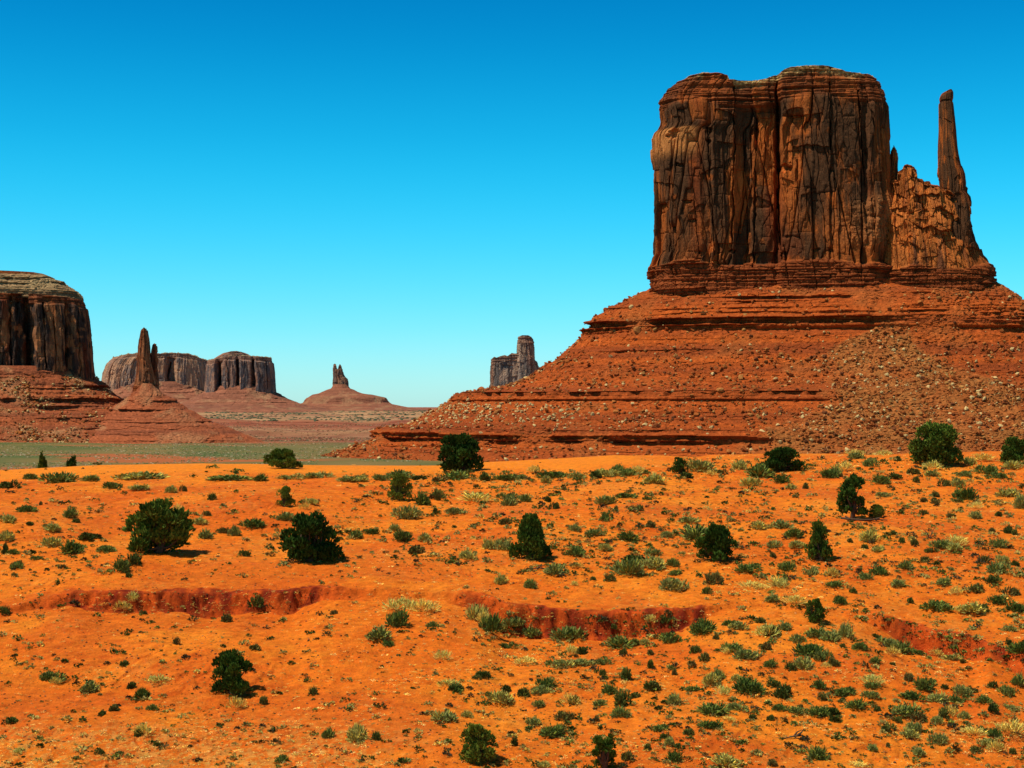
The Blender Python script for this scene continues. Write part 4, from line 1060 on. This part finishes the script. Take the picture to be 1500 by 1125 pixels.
# the larger bushes, each where the photograph has it: kind, x, base row, width[, height]
HAND = '''s 15 715 30 14;s 45 702 26 12;s 88 707 44 16;s 130 705 26 9;s 205 702 70 13;s 165 716 26 14;s 205 717 34 9;s 250 722 18 13;s 270 720 12 12;
d 265 758 10 9;s 108 765 16 8;s 42 750 26 9;s 104 758 20 16;s 12 765 26 14;s 60 740 10 8;s 80 777 28 13;s 45 769 18 7;s 10 792 24 18;s 22 833 24 12;s 55 820 18 8;s 75 800 24 14;
s 100 812 38 20;s 130 789 36 14;s 145 788 30 10;s 155 808 30 12;s 48 811 14 7;s 5 812 14 22;s 20 812 18 8;s 180 838 20 18;s 198 828 22 18;d 187 845 12 10;
g 258 757 18 20;s 300 789 22 16;s 345 785 18 18;s 328 781 16 9;s 372 772 36 13;s 290 768 30 12;s 357 814 20 11;s 310 733 12 11;s 303 756 12 8;s 418 762 30 12;s 455 738 22 10;g 445 745 18 9;
s 380 893 32 20;g 182 894 22 14;g 195 888 18 14;s 333 910 22 16;s 486 900 16 9;s 330 703 60 9;s 385 704 24 10;s 470 700 40 10;s 425 702 26 8;s 530 705 24 10;s 560 704 20 9;
s 585 700 44 12;s 510 705 30 8;s 612 703 30 10;s 640 706 26 11;s 665 702 46 14;s 705 703 30 14;s 740 703 30 11;s 758 703 30 12;s 815 700 50 13;s 845 701 24 10;s 870 700 30 14;s 890 698 34 16;s 905 694 20 12;
g 780 692 16 12;d 786 690 9 10;s 800 707 18 11;s 920 697 22 10;g 935 694 24 14;s 960 708 32 14;s 640 730 20 13;s 615 740 26 20;s 640 733 14 20;g 690 735 60 16;s 742 731 26 12;s 748 741 24 16;s 771 735 18 14;s 806 736 14 12;s 814 746 16 12;
d 640 752 12 11;s 597 760 36 20;s 668 753 28 14;s 888 738 28 13;d 900 748 10 10;s 888 760 16 15;s 937 748 18 11;s 918 729 34 10;s 739 768 24 12;s 592 793 22 16;s 622 792 22 12;s 520 788 22 14;s 545 782 18 9;s 577 777 18 10;s 602 811 40 16;s 684 820 26 17;
s 715 804 18 18;s 738 805 26 20;g 730 802 14 16;s 842 778 18 10;s 869 784 24 10;s 887 763 14 10;s 920 793 34 14;s 958 773 22 14;s 976 787 18 10;s 888 807 20 11;s 840 813 28 14;s 812 842 30 17;g 845 833 20 9;s 955 812 24 12;
s 915 842 36 22;s 935 826 50 20;s 955 832 44 22;s 986 829 18 14;s 988 864 40 26;s 988 842 18 10;s 734 855 20 15;s 776 861 18 14;s 893 851 16 12;s 870 850 12 8;g 840 858 14 9;
g 575 893 36 18;g 600 894 28 18;g 628 897 34 20;g 595 885 24 12;s 580 918 26 24;s 560 936 40 18;s 632 918 18 10;s 568 946 18 9;s 698 908 26 24;g 706 915 22 22;s 716 926 28 26;s 738 928 18 14;s 752 922 26 13;s 779 932 34 16;s 833 935 42 18;s 745 950 24 10;
g 648 968 24 16;g 770 974 40 12;s 825 976 44 15;s 850 974 34 12;s 858 958 20 14;g 838 958 22 14;s 905 950 46 18;s 930 944 28 14;s 945 944 20 12;s 910 960 16 14;s 885 974 18 12;s 952 960 16 12;g 953 912 16 12;s 973 915 16 11;s 902 924 12 10;s 984 940 32 17;
s 880 989 14 12;s 917 993 24 22;s 952 978 16 18;s 990 988 14 12;s 735 1030 40 18;s 765 1020 26 16;s 790 1016 28 14;s 800 1006 24 14;s 745 1012 16 14;s 715 1020 12 9;g 665 1006 30 12;s 705 990 30 11;s 698 995 16 8;s 660 1010 34 12;
s 891 1016 26 16;s 950 1008 34 16;g 841 1032 26 16;s 841 1032 22 16;s 910 1034 26 24;s 925 1022 24 11;s 986 1032 26 17;s 876 1034 18 10;s 790 1036 18 10;s 14 1060 32 12;s 655 1056 38 17;s 683 1050 18 9;s 523 1086 26 22;s 552 1084 14 14;s 780 1062 22 14;
s 805 1078 36 19;s 820 1072 24 14;s 908 1050 24 16;s 875 1056 12 10;s 828 1055 24 14;s 757 1092 16 16;s 965 1070 26 12;s 980 1092 18 12;s 975 1082 16 12;s 952 1100 16 14;s 990 1115 22 18;s 795 1124 18 8;s 918 1115 24 18;
s 76 998 32 16;g 85 1003 16 12;s 136 1012 32 14;s 179 974 20 10;s 186 1009 24 13;g 235 1000 34 14;s 160 1042 26 12;s 148 1050 18 11;g 205 1078 30 20;s 207 1078 20 14;s 372 952 22 11;g 350 1038 24 18;s 385 1030 18 16;s 458 1018 14 12;s 206 1024 22 16;s 222 1040 18 10;
s 258 944 14 14;s 148 1105 16 10;s 230 1093 14 9;s 410 1118 22 14;s 484 1080 22 14;g 30 1104 22 10;
s 1010 701 26 12;s 1028 690 34 16;g 1040 697 22 10;s 1058 694 16 9;s 1080 688 20 14;s 1110 700 44 20;s 1100 712 26 14;s 1145 708 28 14;s 1182 716 14 13;s 1160 716 18 9;s 1220 698 26 18;g 1240 690 30 14;s 1255 672 30 10;s 1275 684 20 14;s 1216 700 20 12;g 1250 664 26 9;g 1290 668 26 10;s 1318 675 18 10;
s 1292 708 24 12;s 1312 702 24 12;s 1338 706 16 12;s 1345 694 24 12;g 1360 688 26 14;s 1420 680 22 13;g 1440 676 26 12;s 1415 698 22 10;s 1445 694 24 16;s 1462 700 30 12;s 1482 686 30 12;s 1368 698 24 10;s 1385 712 18 14;s 1404 712 22 16;s 1295 728 20 10;s 1368 728 20 11;s 1410 733 26 18;g 1430 745 20 10;
s 1350 735 16 9;s 1373 738 16 9;s 1352 755 16 11;s 1390 760 12 11;s 1480 728 34 14;s 1495 745 24 22;s 1465 755 20 9;s 1430 760 18 12;s 1478 781 16 14;s 1488 784 14 12;s 1464 802 22 14;s 1480 782 14 10;
s 1020 790 60 22;s 1010 765 34 12;s 1145 774 34 12;s 1160 787 24 13;s 1110 776 28 12;s 1133 803 20 12;s 1165 802 26 13;s 1277 793 30 18;s 1242 794 14 8;s 1326 795 14 10;s 1342 798 16 12;s 1310 783 14 7;s 1285 808 20 10;s 1360 810 14 9;g 1405 800 38 16;s 1380 803 30 12;s 1400 806 28 14;s 1448 780 14 9;
s 1150 837 20 14;s 1132 817 16 11;s 1100 838 30 14;s 1045 856 22 20;s 1188 842 24 14;s 1268 805 14 10;s 1290 842 26 15;s 1318 858 24 12;s 1220 860 20 9;g 1220 845 24 16;s 1326 833 22 12;s 1355 822 12 8;s 1380 857 22 14;s 1442 824 16 12;s 1468 824 20 15;s 1462 838 30 16;s 1492 830 18 12;
g 1110 863 46 14;g 1145 862 30 18;s 1142 858 22 16;s 1133 880 24 11;g 1165 886 34 14;s 1035 870 16 14;s 1230 884 26 16;s 1270 848 18 9;s 1245 868 16 9;s 1432 867 26 15;s 1485 872 26 16;s 1455 855 18 12;g 1398 872 18 14;s 1330 882 18 11;s 1375 893 42 17;s 1430 896 46 14;g 1412 897 28 12;s 1442 896 16 12;s 1462 884 24 13;s 1490 895 26 12;
s 1030 928 36 18;s 1070 916 22 12;s 1080 921 28 13;s 1052 936 16 9;s 1115 913 22 12;g 1120 933 34 22;s 1125 928 36 18;s 1148 922 20 12;s 1170 940 22 14;s 1200 935 40 15;s 1215 938 34 15;s 1240 933 24 22;s 1186 956 20 12;s 1185 960 36 18;s 1128 952 18 15;s 1236 948 16 8;s 1257 952 18 11;
s 1290 938 26 12;s 1300 947 30 16;s 1318 956 30 18;g 1308 960 24 14;s 1342 958 20 9;g 1375 962 24 12;s 1398 968 30 10;s 1075 954 30 15;s 1095 964 44 18;s 1035 968 22 16;s 1014 975 14 10;s 1018 957 14 12;g 1065 958 14 10;
s 1132 977 22 12;s 1175 980 34 18;s 1158 982 14 12;s 1208 968 24 18;s 1228 976 24 14;g 1212 978 16 10;s 1285 973 18 11;s 1310 975 12 7;s 1412 970 14 8;s 1490 958 26 16;s 1477 945 16 12;s 1480 925 18 10;
s 1040 1002 26 16;s 1052 996 20 14;s 1078 998 18 10;s 1102 1014 44 18;s 1134 1006 22 15;s 1150 1022 32 22;g 1060 1018 28 16;s 1013 1012 22 10;g 1278 1003 30 14;s 1277 1008 20 10;s 1335 1000 20 18;s 1352 1010 30 18;s 1200 1010 22 14;s 1234 1018 34 16;s 1204 1026 16 14;s 1275 1022 28 14;
s 1332 1024 36 14;s 1370 1028 32 16;s 1384 1010 12 8;s 1413 1018 22 14;s 1400 1030 22 12;s 1430 1014 20 10;s 1440 1030 26 12;s 1455 1008 16 12;s 1475 1018 22 18;s 1495 1005 24 18;s 1260 1038 36 14;s 1288 1044 16 10;s 1210 1045 36 14;
s 1040 1045 44 16;s 1078 1040 30 12;s 1143 1040 24 12;s 1173 1038 10 8;s 1195 1048 30 14;s 1218 1056 28 12;s 1170 1044 26 9;s 1106 1054 16 10;s 1126 1056 16 12;s 1153 1058 10 7;s 1040 1065 34 12;g 1070 1057 18 9;
s 1325 1047 40 20;s 1316 1058 14 10;s 1350 1056 26 16;s 1372 1060 18 12;s 1385 1052 22 22;g 1392 1050 24 18;s 1414 1052 20 13;s 1298 1070 24 14;s 1330 1080 28 14;s 1338 1070 24 18;s 1450 1042 30 16;s 1480 1040 22 12;g 1420 1078 34 14;s 1455 1080 20 14;g 1480 1078 50 22;s 1375 1090 24 16;s 1444 1094 24 14;g 1460 1100 26 18;s 1482 1104 14 12;
s 1347 1105 24 13;s 1280 1098 20 10;s 1302 1095 14 7;s 1363 1097 8 6;s 1430 1102 18 10;s 1060 1124 46 18;s 1128 1122 26 12;s 1195 1112 30 20;s 1178 1104 10 6;s 1005 1075 22 12;g 1260 1124 30 7;s 8 900 14 12;s 210 900 10 8'''
ENT = []
for tok in HAND.replace('\n', '').split(';'):
    q = tok.split()
    ENT.append(({'s': 'sage', 'g': 'grass', 'd': 'dark'}[q[0]], float(q[1]), float(q[2]), float(q[3]), float(q[4])))
print('hand plants', len(ENT))
ENT.sort(key=lambda e: -e[3] * e[4])
cnt = {'sage': 0, 'grass': 0, 'dark': 0}
LEFT = []
for e in ENT:
    kd = e[0]
    if kd == 'sage' and (e[3] < 17 or prng.random() < .22): kd = 'dark'     # small rounded dark bushes
    if cnt[kd] >= 300: LEFT.append(e); continue
    cnt[kd] += 1
    l, g_ = zlabel(kd, e[1], e[2], e[3])
    put(kd, e[1], e[2], e[3] * 1.12, e[4] * 1.2, l, g_)
print(cnt, len(LEFT))

# ------------------------------------------------------------------ uncounted small scrub, clods and grass wisps
rgs = np.random.RandomState(99)
def density(x, y):
    d = 0.42 + 0.58 * sstep(420, 1000, x)
    d = .62 * d * (0.45 + 0.9 * sstep(-.2, .5, fbm2(x / 70, y / 40, 2001, 3))) * (.35 + 1.3 * sstep(0, .35, fbm2(x / 22, y / 9, 2002, 3)))
    d = np.where((y < 690) & (x < 930), 0.02, d)
    d = d * np.where((y > 845) & (y < 905) & (x > 120) & (x < 1040), 0.25, 1)
    d = np.where((y > 686) & (y < 850), d * (1.3 + 1.3 * sstep(450, 700, x)), d)
    d = d + 1.5 * np.exp(-((y - 699) / 6) ** 2) * sstep(560, 640, x) * (1 - sstep(980, 1040, x)) + 1.0 * np.exp(-((y - 676) / 10) ** 2) * sstep(980, 1040, x)
    return d
def sample(n, dens, ylo, yhi, xlo=-520, xhi=2020):
    out = []
    while len(out) < n:
        x = rgs.uniform(xlo, xhi, 4000); y = rgs.uniform(ylo, yhi, 4000)
        k = rgs.rand(4000) < dens(x, y)
        out += list(zip(x[k], y[k]))
    return out[:n]
def stuff(name, label, cat, shapes, n, dens, ylo, yhi, szlo, szhi, colfn, seed, mat, hz=.6, tilt=.15):
    pts = sample(n, dens, ylo, yhi)
    P = np.array([cast(a, b) for a, b in pts])
    m = P[:, 1] / F
    s_ = (szlo * (szhi / szlo) ** (rgs.rand(n) ** 2.6)) * m * (0.8 + .3 * (np.array([b for a, b in pts]) - 680) / 400)
    col = colfn(n, np.array(pts))
    S3 = np.c_[s_, s_, s_ * hz]
    V, Fc, Cc = merged(shapes, P, S3, col, seed, tilt)
    me = mesh_np(name, V, Fc, Cc); me.materials.append(mat)
    tag(link(name, me), label, cat, kind='stuff')
def col_scrub(n, pts):
    base = np.array([(0.06, 0.09, 0.015), (0.13, 0.16, 0.03), (0.22, 0.22, 0.06), (0.12, 0.075, 0.02), (0.42, 0.34, 0.09), (0.06, 0.05, 0.025)])
    p = rgs.choice(len(base), n, p=[.18, .20, .17, .09, .27, .09])
    return base[p] * rgs.uniform(.75, 1.3, (n, 1))
stuff('low_scrub', 'scattered low green and brown scrub all over the orange sand', 'scrub', SMALLT, 18000, density, 672, 1135, 4.5, 24, col_scrub, 41, M_MIX, hz=.85)
def col_straw(n, pts):
    base = np.array([(0.72, 0.50, 0.11), (0.80, 0.62, 0.20), (0.48, 0.42, 0.10), (0.62, 0.36, 0.08)])
    return base[rgs.randint(0, 4, n)] * rgs.uniform(.8, 1.2, (n, 1))
def dens_straw(x, y):
    d = 0.12 + 2.2 * sstep(1050, 1100, y) * (1 - sstep(420, 620, x)) + 0.4 * sstep(0.1, .4, fbm2(x / 60, y / 25, 2010, 3)) * (x > 250)
    d = d + .5 * np.exp(-((y - (1010 - (x - 560) * .22)) / 14) ** 2) * (x > 540) * (x < 800)
    for (gx, gy, rx, ry, q_) in ((600, 892, 50, 9, 3), (1140, 862, 55, 9, 3), (1450, 1080, 60, 16, 2.5), (1270, 672, 60, 8, 3), (1060, 1005, 40, 12, 1.5), (235, 892, 70, 7, 2.5), (1180, 690, 200, 10, 1), (900, 1095, 60, 14, 1.5), (1320, 985, 90, 14, 1.2)):
        d = d + q_ * np.exp(-((x - gx) / rx) ** 2 - ((y - gy) / ry) ** 2)
    return np.where((y < 700) & (x < 930), .01, np.minimum(d, 1))
stuff('dry_grass_wisps', 'wisps of pale dry grass and straw between the bushes', 'grass', [tuft_shape(1400 + i, 26, h=.5, w=.06, up=.6, lumps=2) for i in range(5)], 14000, dens_straw, 666, 1135, 4, 16, col_straw, 42, M_MIX, hz=.6)
def col_clod(n, pts):
    base = np.array([(0.16, 0.05, 0.02), (0.30, 0.08, 0.02), (0.08, 0.045, 0.02), (0.45, 0.17, 0.05)])
    return base[rgs.randint(0, 4, n)] * rgs.uniform(.7, 1.2, (n, 1))
dens_clod = lambda x, y: np.where((y < 690) & (x < 930), .01, .3 + .6 * sstep(-.1, .4, fbm2(x / 50, y / 24, 2020, 3)))
stuff('sand_clods', 'tiny dark clods and pebbles littering the orange sand', 'pebbles', CLOD, 19000, dens_clod, 690, 1135, 1.0, 3.4, col_clod, 43, M_SCREE, hz=.8, tilt=1)

# scrub on the valley floor and on the distant plain
def valley(name, label, n, d0, d1, x0, x1, s0, s1, cols, seed, pw=1.0):
    d = d0 * (d1 / d0) ** rgs.rand(n); px = rgs.uniform(x0, x1, n)
    x = (px - 750) / F * d
    z = ground_z(x, d)[0]
    k = fbm2(x / 60, d / 90, seed, 3) > -.25
    P = np.c_[x, d, z][k]; n = len(P)
    s_ = rgs.uniform(s0, s1, n)
    col = np.array(cols)[rgs.randint(0, len(cols), n)] * rgs.uniform(.7, 1.2, (n, 1))
    V, Fc, Cc = merged(BSL, P, np.c_[s_, s_, s_ * .7], col, seed, .3)
    me = mesh_np(name, V, Fc, Cc); me.materials.append(M_SCREE)
    tag(link(name, me), label, 'scrub', kind='stuff')
valley('valley_scrub', 'grey-green scrub covering the valley floor behind the dune crest', 16000, 700, 1900, -120, 620, .5, 1.2,
       [(0.11, 0.15, 0.045), (0.17, 0.19, 0.07), (0.06, 0.10, 0.03), (0.40, 0.33, 0.20), (.28, .16, .09)], 3001)
valley('plain_scrub', 'dark green dots of far scrub on the tan plain below the pronged pillar', 1500, 3400, 5200, 300, 660, 3.0, 7.0,
       [(0.06, 0.08, 0.04), (0.10, 0.11, 0.06)], 3002)

valley('plain_rubble', 'dark and pale rubble dotting the red plain in front of the distant mesas', 9000, 1900, 3400, 230, 680, .8, 2.6,
       [(0.10, 0.06, 0.03), (0.36, 0.22, 0.11), (0.10, 0.10, 0.045), (0.18, 0.06, 0.03)], 3003)

# ------------------------------------------------------------------ junipers
def juniper_mesh(seed, w, h, form, dens=1.0):
    """w, h in metres. Crown of leafy sprays gathered on limbs; returns crown arrays and trunk arrays."""
    rg = np.random.RandomState(seed)
    V = []; Fc = []; T = []
    lobes = []
    nl = {'dome': 36, 'cone': 34, 'open': 24, 'wide': 30, 'flame': 32}[form]
    for i in range(nl):
        for _ in range(50):
            x, y = rg.uniform(-1, 1, 2); z = np.clip((i + rg.uniform(0, 1)) / nl, .05, 1) if _ < 25 else rg.uniform(.05, 1)
            r = math.hypot(x, y)
            if form == 'dome': lim = math.sqrt(max(0, 1 - (max(z - .35, 0) / .68) ** 2)) * (1 if z > .2 else .93); ok = r < lim
            elif form == 'cone': lim = 1.0 * (1 - z) ** .75 + .08; ok = r < lim
            elif form == 'open': ok = r < .9 * math.sqrt(max(0, 1 - ((z - .5) / .55) ** 2)) and z > .16
            elif form == 'flame': ok = r < 1.02 * math.sqrt(max(0, 1 - (max(z - .3, 0) / .74) ** 2))
            else: ok = r < math.sqrt(max(0, 1 - (z / 1.05) ** 2))
            if ok: break
        lr = rg.uniform(.20, .33) * (1.0 if form != 'open' else .72)
        lobes.append((x * (1 - lr * .6), y * (1 - lr * .6), max(.10, z * (1 - lr * .45) - lr * .1), lr))
    hw = w / 2
    ns = int({'dome': 150, 'cone': 150, 'open': 110, 'wide': 150, 'flame': 160}[form] * dens)
    lv = .043 * (w + h) / 2
    for (lx, ly, lz, lr) in lobes:
        c0 = np.array([lx * hw, ly * hw, lz * h]); rr = np.array([lr * hw, lr * hw, lr * h * .62])
        lt = rg.uniform(.7, 1.3)
        for k in range(ns):
            n = rg.normal(size=3); n /= np.linalg.norm(n)
            if n[2] < -.55: n[2] *= -1
            p = c0 + n * rr * rg.uniform(.55, 1.05)
            if p[2] < .03: p[2] = .03 + .1 * rg.rand()
            dr = n * .6 + np.array([0, 0, 1.0 if form in ('cone', 'flame') else .7]) + rg.normal(size=3) * .35
            dr /= np.linalg.norm(dr)
            L = lv * rg.uniform(.9, 2.6); sd = np.cross(dr, rg.normal(size=3)); sd /= np.linalg.norm(sd) + 1e-9
            tt = lt * rg.uniform(.65, 1.4)
            b = len(V)
            V += [p - sd * L * .10, p + dr * L * .5 - sd * L * .26, p + dr * L, p + dr * L * .5 + sd * L * .24]
            Fc.append([b, b + 1, b + 2, b + 3]); T += [[tt, tt, tt * .9]] * 4
            sd2 = np.cross(dr, sd)
            b = len(V)
            V += [p - sd2 * L * .10, p + dr * L * .4 - sd2 * L * .24, p + dr * L * .9, p + dr * L * .45 + sd2 * L * .24]
            Fc.append([b, b + 1, b + 2, b + 3]); T += [[tt * .9, tt * .9, tt * .8]] * 4
    # trunk and limbs
    TV = []; TF = []
    def limb(p0, p1, r0, r1, seg=4, n=6):
        pts = []
        bend = rg.normal(size=3) * np.linalg.norm(p1 - p0) * .10
        for s_ in range(seg + 1):
            t = s_ / seg; pts.append(p0 * (1 - t) + p1 * t + bend * math.sin(math.pi * t))
        base = len(TV)
        ax = (p1 - p0) / (np.linalg.norm(p1 - p0) + 1e-9)
        u_ = np.cross(ax, [0.3, 1, .1]); u_ /= np.linalg.norm(u_); v_ = np.cross(ax, u_)
        for s_, q in enumerate(pts):
            r = r0 * (1 - s_ / seg) + r1 * s_ / seg
            for k in range(n):
                an = 2 * math.pi * k / n
                TV.append(q + (u_ * math.cos(an) + v_ * math.sin(an)) * r)
        for s_ in range(seg):
            for k in range(n):
                a_ = base + s_ * n + k; b_ = base + s_ * n + (k + 1) % n
                TF.append([a_, b_, b_ + n, a_ + n])
    tr = .045 * w + .03
    fork = np.array([rg.uniform(-.1, .1) * w, rg.uniform(-.1, .1) * w, h * (.32 if form == 'open' else .2)])
    limb(np.array([0, 0, -.15]), fork, tr * 1.3, tr, 4, 8)
    for (lx, ly, lz, lr) in lobes:
        limb(fork * rg.uniform(.3, 1), np.array([lx * hw, ly * hw, lz * h]), tr * .55, tr * .12)
    return (np.array(V), np.array(Fc), np.array(T)), (np.array(TV), np.array(TF))

JUN = [  # x, base row, width px, height px, form, label
    (230, 809, 104, 74, 'dome', 'big ragged round juniper, largest on the left half of the sand'),
    (453, 822, 92, 68, 'flame', 'dark juniper with upright spiky shoots, right of the big ragged juniper'),
    (778, 819, 60, 70, 'cone', 'dark cone-shaped juniper standing alone in the middle of the sandy flat'),
    (1051, 822, 64, 52, 'flame', 'squat dome-shaped dark juniper with a spiky top, right of the cone-shaped one'),
    (1199, 821, 42, 60, 'cone', 'small pointed yellow-green juniper, right of the squat dome-shaped one'),
    (1250, 761, 56, 64, 'open', 'gnarled open juniper showing its bare forked trunk, with dead wood at its foot'),
    (1283, 759, 24, 20, 'dome', 'small round dark bush just right of the gnarled open juniper'),
    (1371, 681, 76, 60, 'dome', 'large round juniper at the foot of the rubble slope, far right'),
    (1485, 678, 48, 36, 'wide', 'dark round bush cut off by the right edge, below the rubble slope'),
    (1148, 689, 66, 32, 'wide', 'low broad dark bush at the rubble foot, left of the large round juniper'),
    (672, 691, 68, 54, 'dome', 'dense dark juniper on the dune crest, set against the red layered ledge'),
    (415, 686, 56, 27, 'flame', 'low spreading dark green bush on the left part of the dune crest'),
    (418, 742, 28, 29, 'dome', 'small upright dark bush on the sandy hummock above the spiky juniper'),
    (586, 733, 37, 38, 'flame', 'egg-shaped dark bush just below the dune crest, left of the crest juniper'),
    (338, 1016, 64, 60, 'flame', 'dark clumpy juniper, the lone tree of the lower left slope'),
    (700, 1115, 56, 54, 'dome', 'round glossy dark green juniper close to the bottom edge, in the middle'),
    (884, 1128, 50, 52, 'open', 'thin ragged green bush at the bottom edge, right of the round glossy juniper'),
    (1195, 912, 33, 34, 'dome', 'small dense black-green bush at the right end of the red wash bank'),
    (995, 694, 32, 23, 'wide', 'small dark dome bush at the right end of the smooth dune sand'),
]
for i, (x, y, w, h, form, label) in enumerate(JUN):
    p = cast(x, y); m = p[1] / F
    W_, H_ = w * m, h * m
    small = w < 45
    crown, trunk = juniper_mesh(5000 + i, W_, H_, form, .55 if small else 1.0)
    is_tree = w >= 40 and form != 'wide' or 'juniper' in label
    e = empty('juniper' if 'juniper' in label else 'evergreen_bush', (p[0], p[1], p[2]), label, 'juniper' if 'juniper' in label else 'bush')
    me = mesh_np('crown', *crown); me.materials.append(M_JUN); link('crown', me, None, e)
    me = mesh_np('trunk', *trunk, None, True); me.materials.append(M_WOOD); link('trunk', me, None, e)

# two small trees down on the valley floor, beyond the crest
for i, (px_, py_, Y_, w, h, lab) in enumerate(((62, 684, 330, 14, 22, 'small dark tree beyond the dune crest, far left, taller of a pair'),
                                               (105, 684, 340, 22, 14, 'small dark bush beyond the dune crest, far left, lower of a pair'))):
    X_ = (px_ - 750) / F * Y_; Z_ = ground_at(X_, Y_)
    top = (HY - (py_ - h)) / F * Y_
    H_ = max(top - Z_, 1.5)
    crown, trunk = juniper_mesh(5100 + i, w / F * Y_, H_, 'flame', .5)
    e = empty('valley_tree' if i == 0 else 'valley_bush', (X_, Y_, Z_), lab, 'tree' if i == 0 else 'bush')
    me = mesh_np('crown', *crown); me.materials.append(M_JUN); link('crown', me, None, e)
    me = mesh_np('trunk', *trunk, None, True); me.materials.append(M_WOOD); link('trunk', me, None, e)

# ------------------------------------------------------------------ dead wood
def dead_branch(x, y, pts, r, label, seed):
    p = cast(x, y); m = p[1] / F
    rg = np.random.RandomState(seed)
    TV = []; TF = []
    for poly in pts:
        P = []
        for (dx, dy_) in poly:     # photograph offsets: sideways and up
            P.append(np.array([dx * m, rg.uniform(-.1, .1), max(dy_, 0) * m + r * .6]))
        n = 6
        base = len(TV)
        for k, q in enumerate(P):
            rr = r * (1 - .75 * k / (len(P) - 1))
            ax = P[min(k + 1, len(P) - 1)] - P[max(k - 1, 0)]; ax /= np.linalg.norm(ax)
            u_ = np.cross(ax, [0, 1, .2]); u_ /= np.linalg.norm(u_); v_ = np.cross(ax, u_)
            for a_ in range(n):
                an = 2 * math.pi * a_ / n
                TV.append(q + (u_ * math.cos(an) + v_ * math.sin(an)) * rr)
        for k in range(len(P) - 1):
            for a_ in range(n):
                i0 = base + k * n + a_; i1 = base + k * n + (a_ + 1) % n
                TF.append([i0, i1, i1 + n, i0 + n])
    me = mesh_np('dead_branch', np.array(TV), np.array(TF), None, True); me.materials.append(M_WOOD)
    tag(link('dead_branch', me, None, None, p), label, 'dead wood')
dead_branch(790, 836, [[(12, 0), (0, 2), (-8, 1), (-16, 1)], [(-4, 1), (2, 5), (8, 6)]], .06, 'bare dead branch lying on the sand, lower right of the cone-shaped juniper', 1)
dead_branch(830, 814, [[(0, 0), (4, 4), (12, 7)], [(0, 0), (8, 1), (16, 1)]], .07, 'dead twisted branch beside the bush right of the cone-shaped juniper', 2)
dead_branch(1150, 1082, [[(24, 4), (14, 2), (0, 0), (-16, -1)], [(14, 2), (18, 8), (24, 12)], [(18, 4), (24, 9), (27, 13)]], .06, 'long dead branch with a dark broken end on the bare sand, bottom right', 3)
dead_branch(1262, 764, [[(-30, 2), (-14, 1), (0, 0), (20, 1), (38, -2)], [(-18, 1), (-24, 6)], [(20, 1), (28, 4)]], .14, 'long grey fallen branches under the gnarled open juniper', 4)
dead_branch(1166, 962, [[(0, 0), (-10, 10)], [(0, 0), (-5, 13)], [(2, 0), (8, 13)], [(2, 0), (14, 8)]], .03, 'fan of pale dead yucca leaves between the bushes of the right foreground', 5)
dead_branch(1362, 790, [[(0, 0), (-4, 8), (-10, 14)], [(0, 0), (3, 10), (8, 16)], [(0, 0), (10, 5)]], .05, 'pale dead twiggy bush among shrubs on the right slope', 6)
print('objects', len(C.objects))
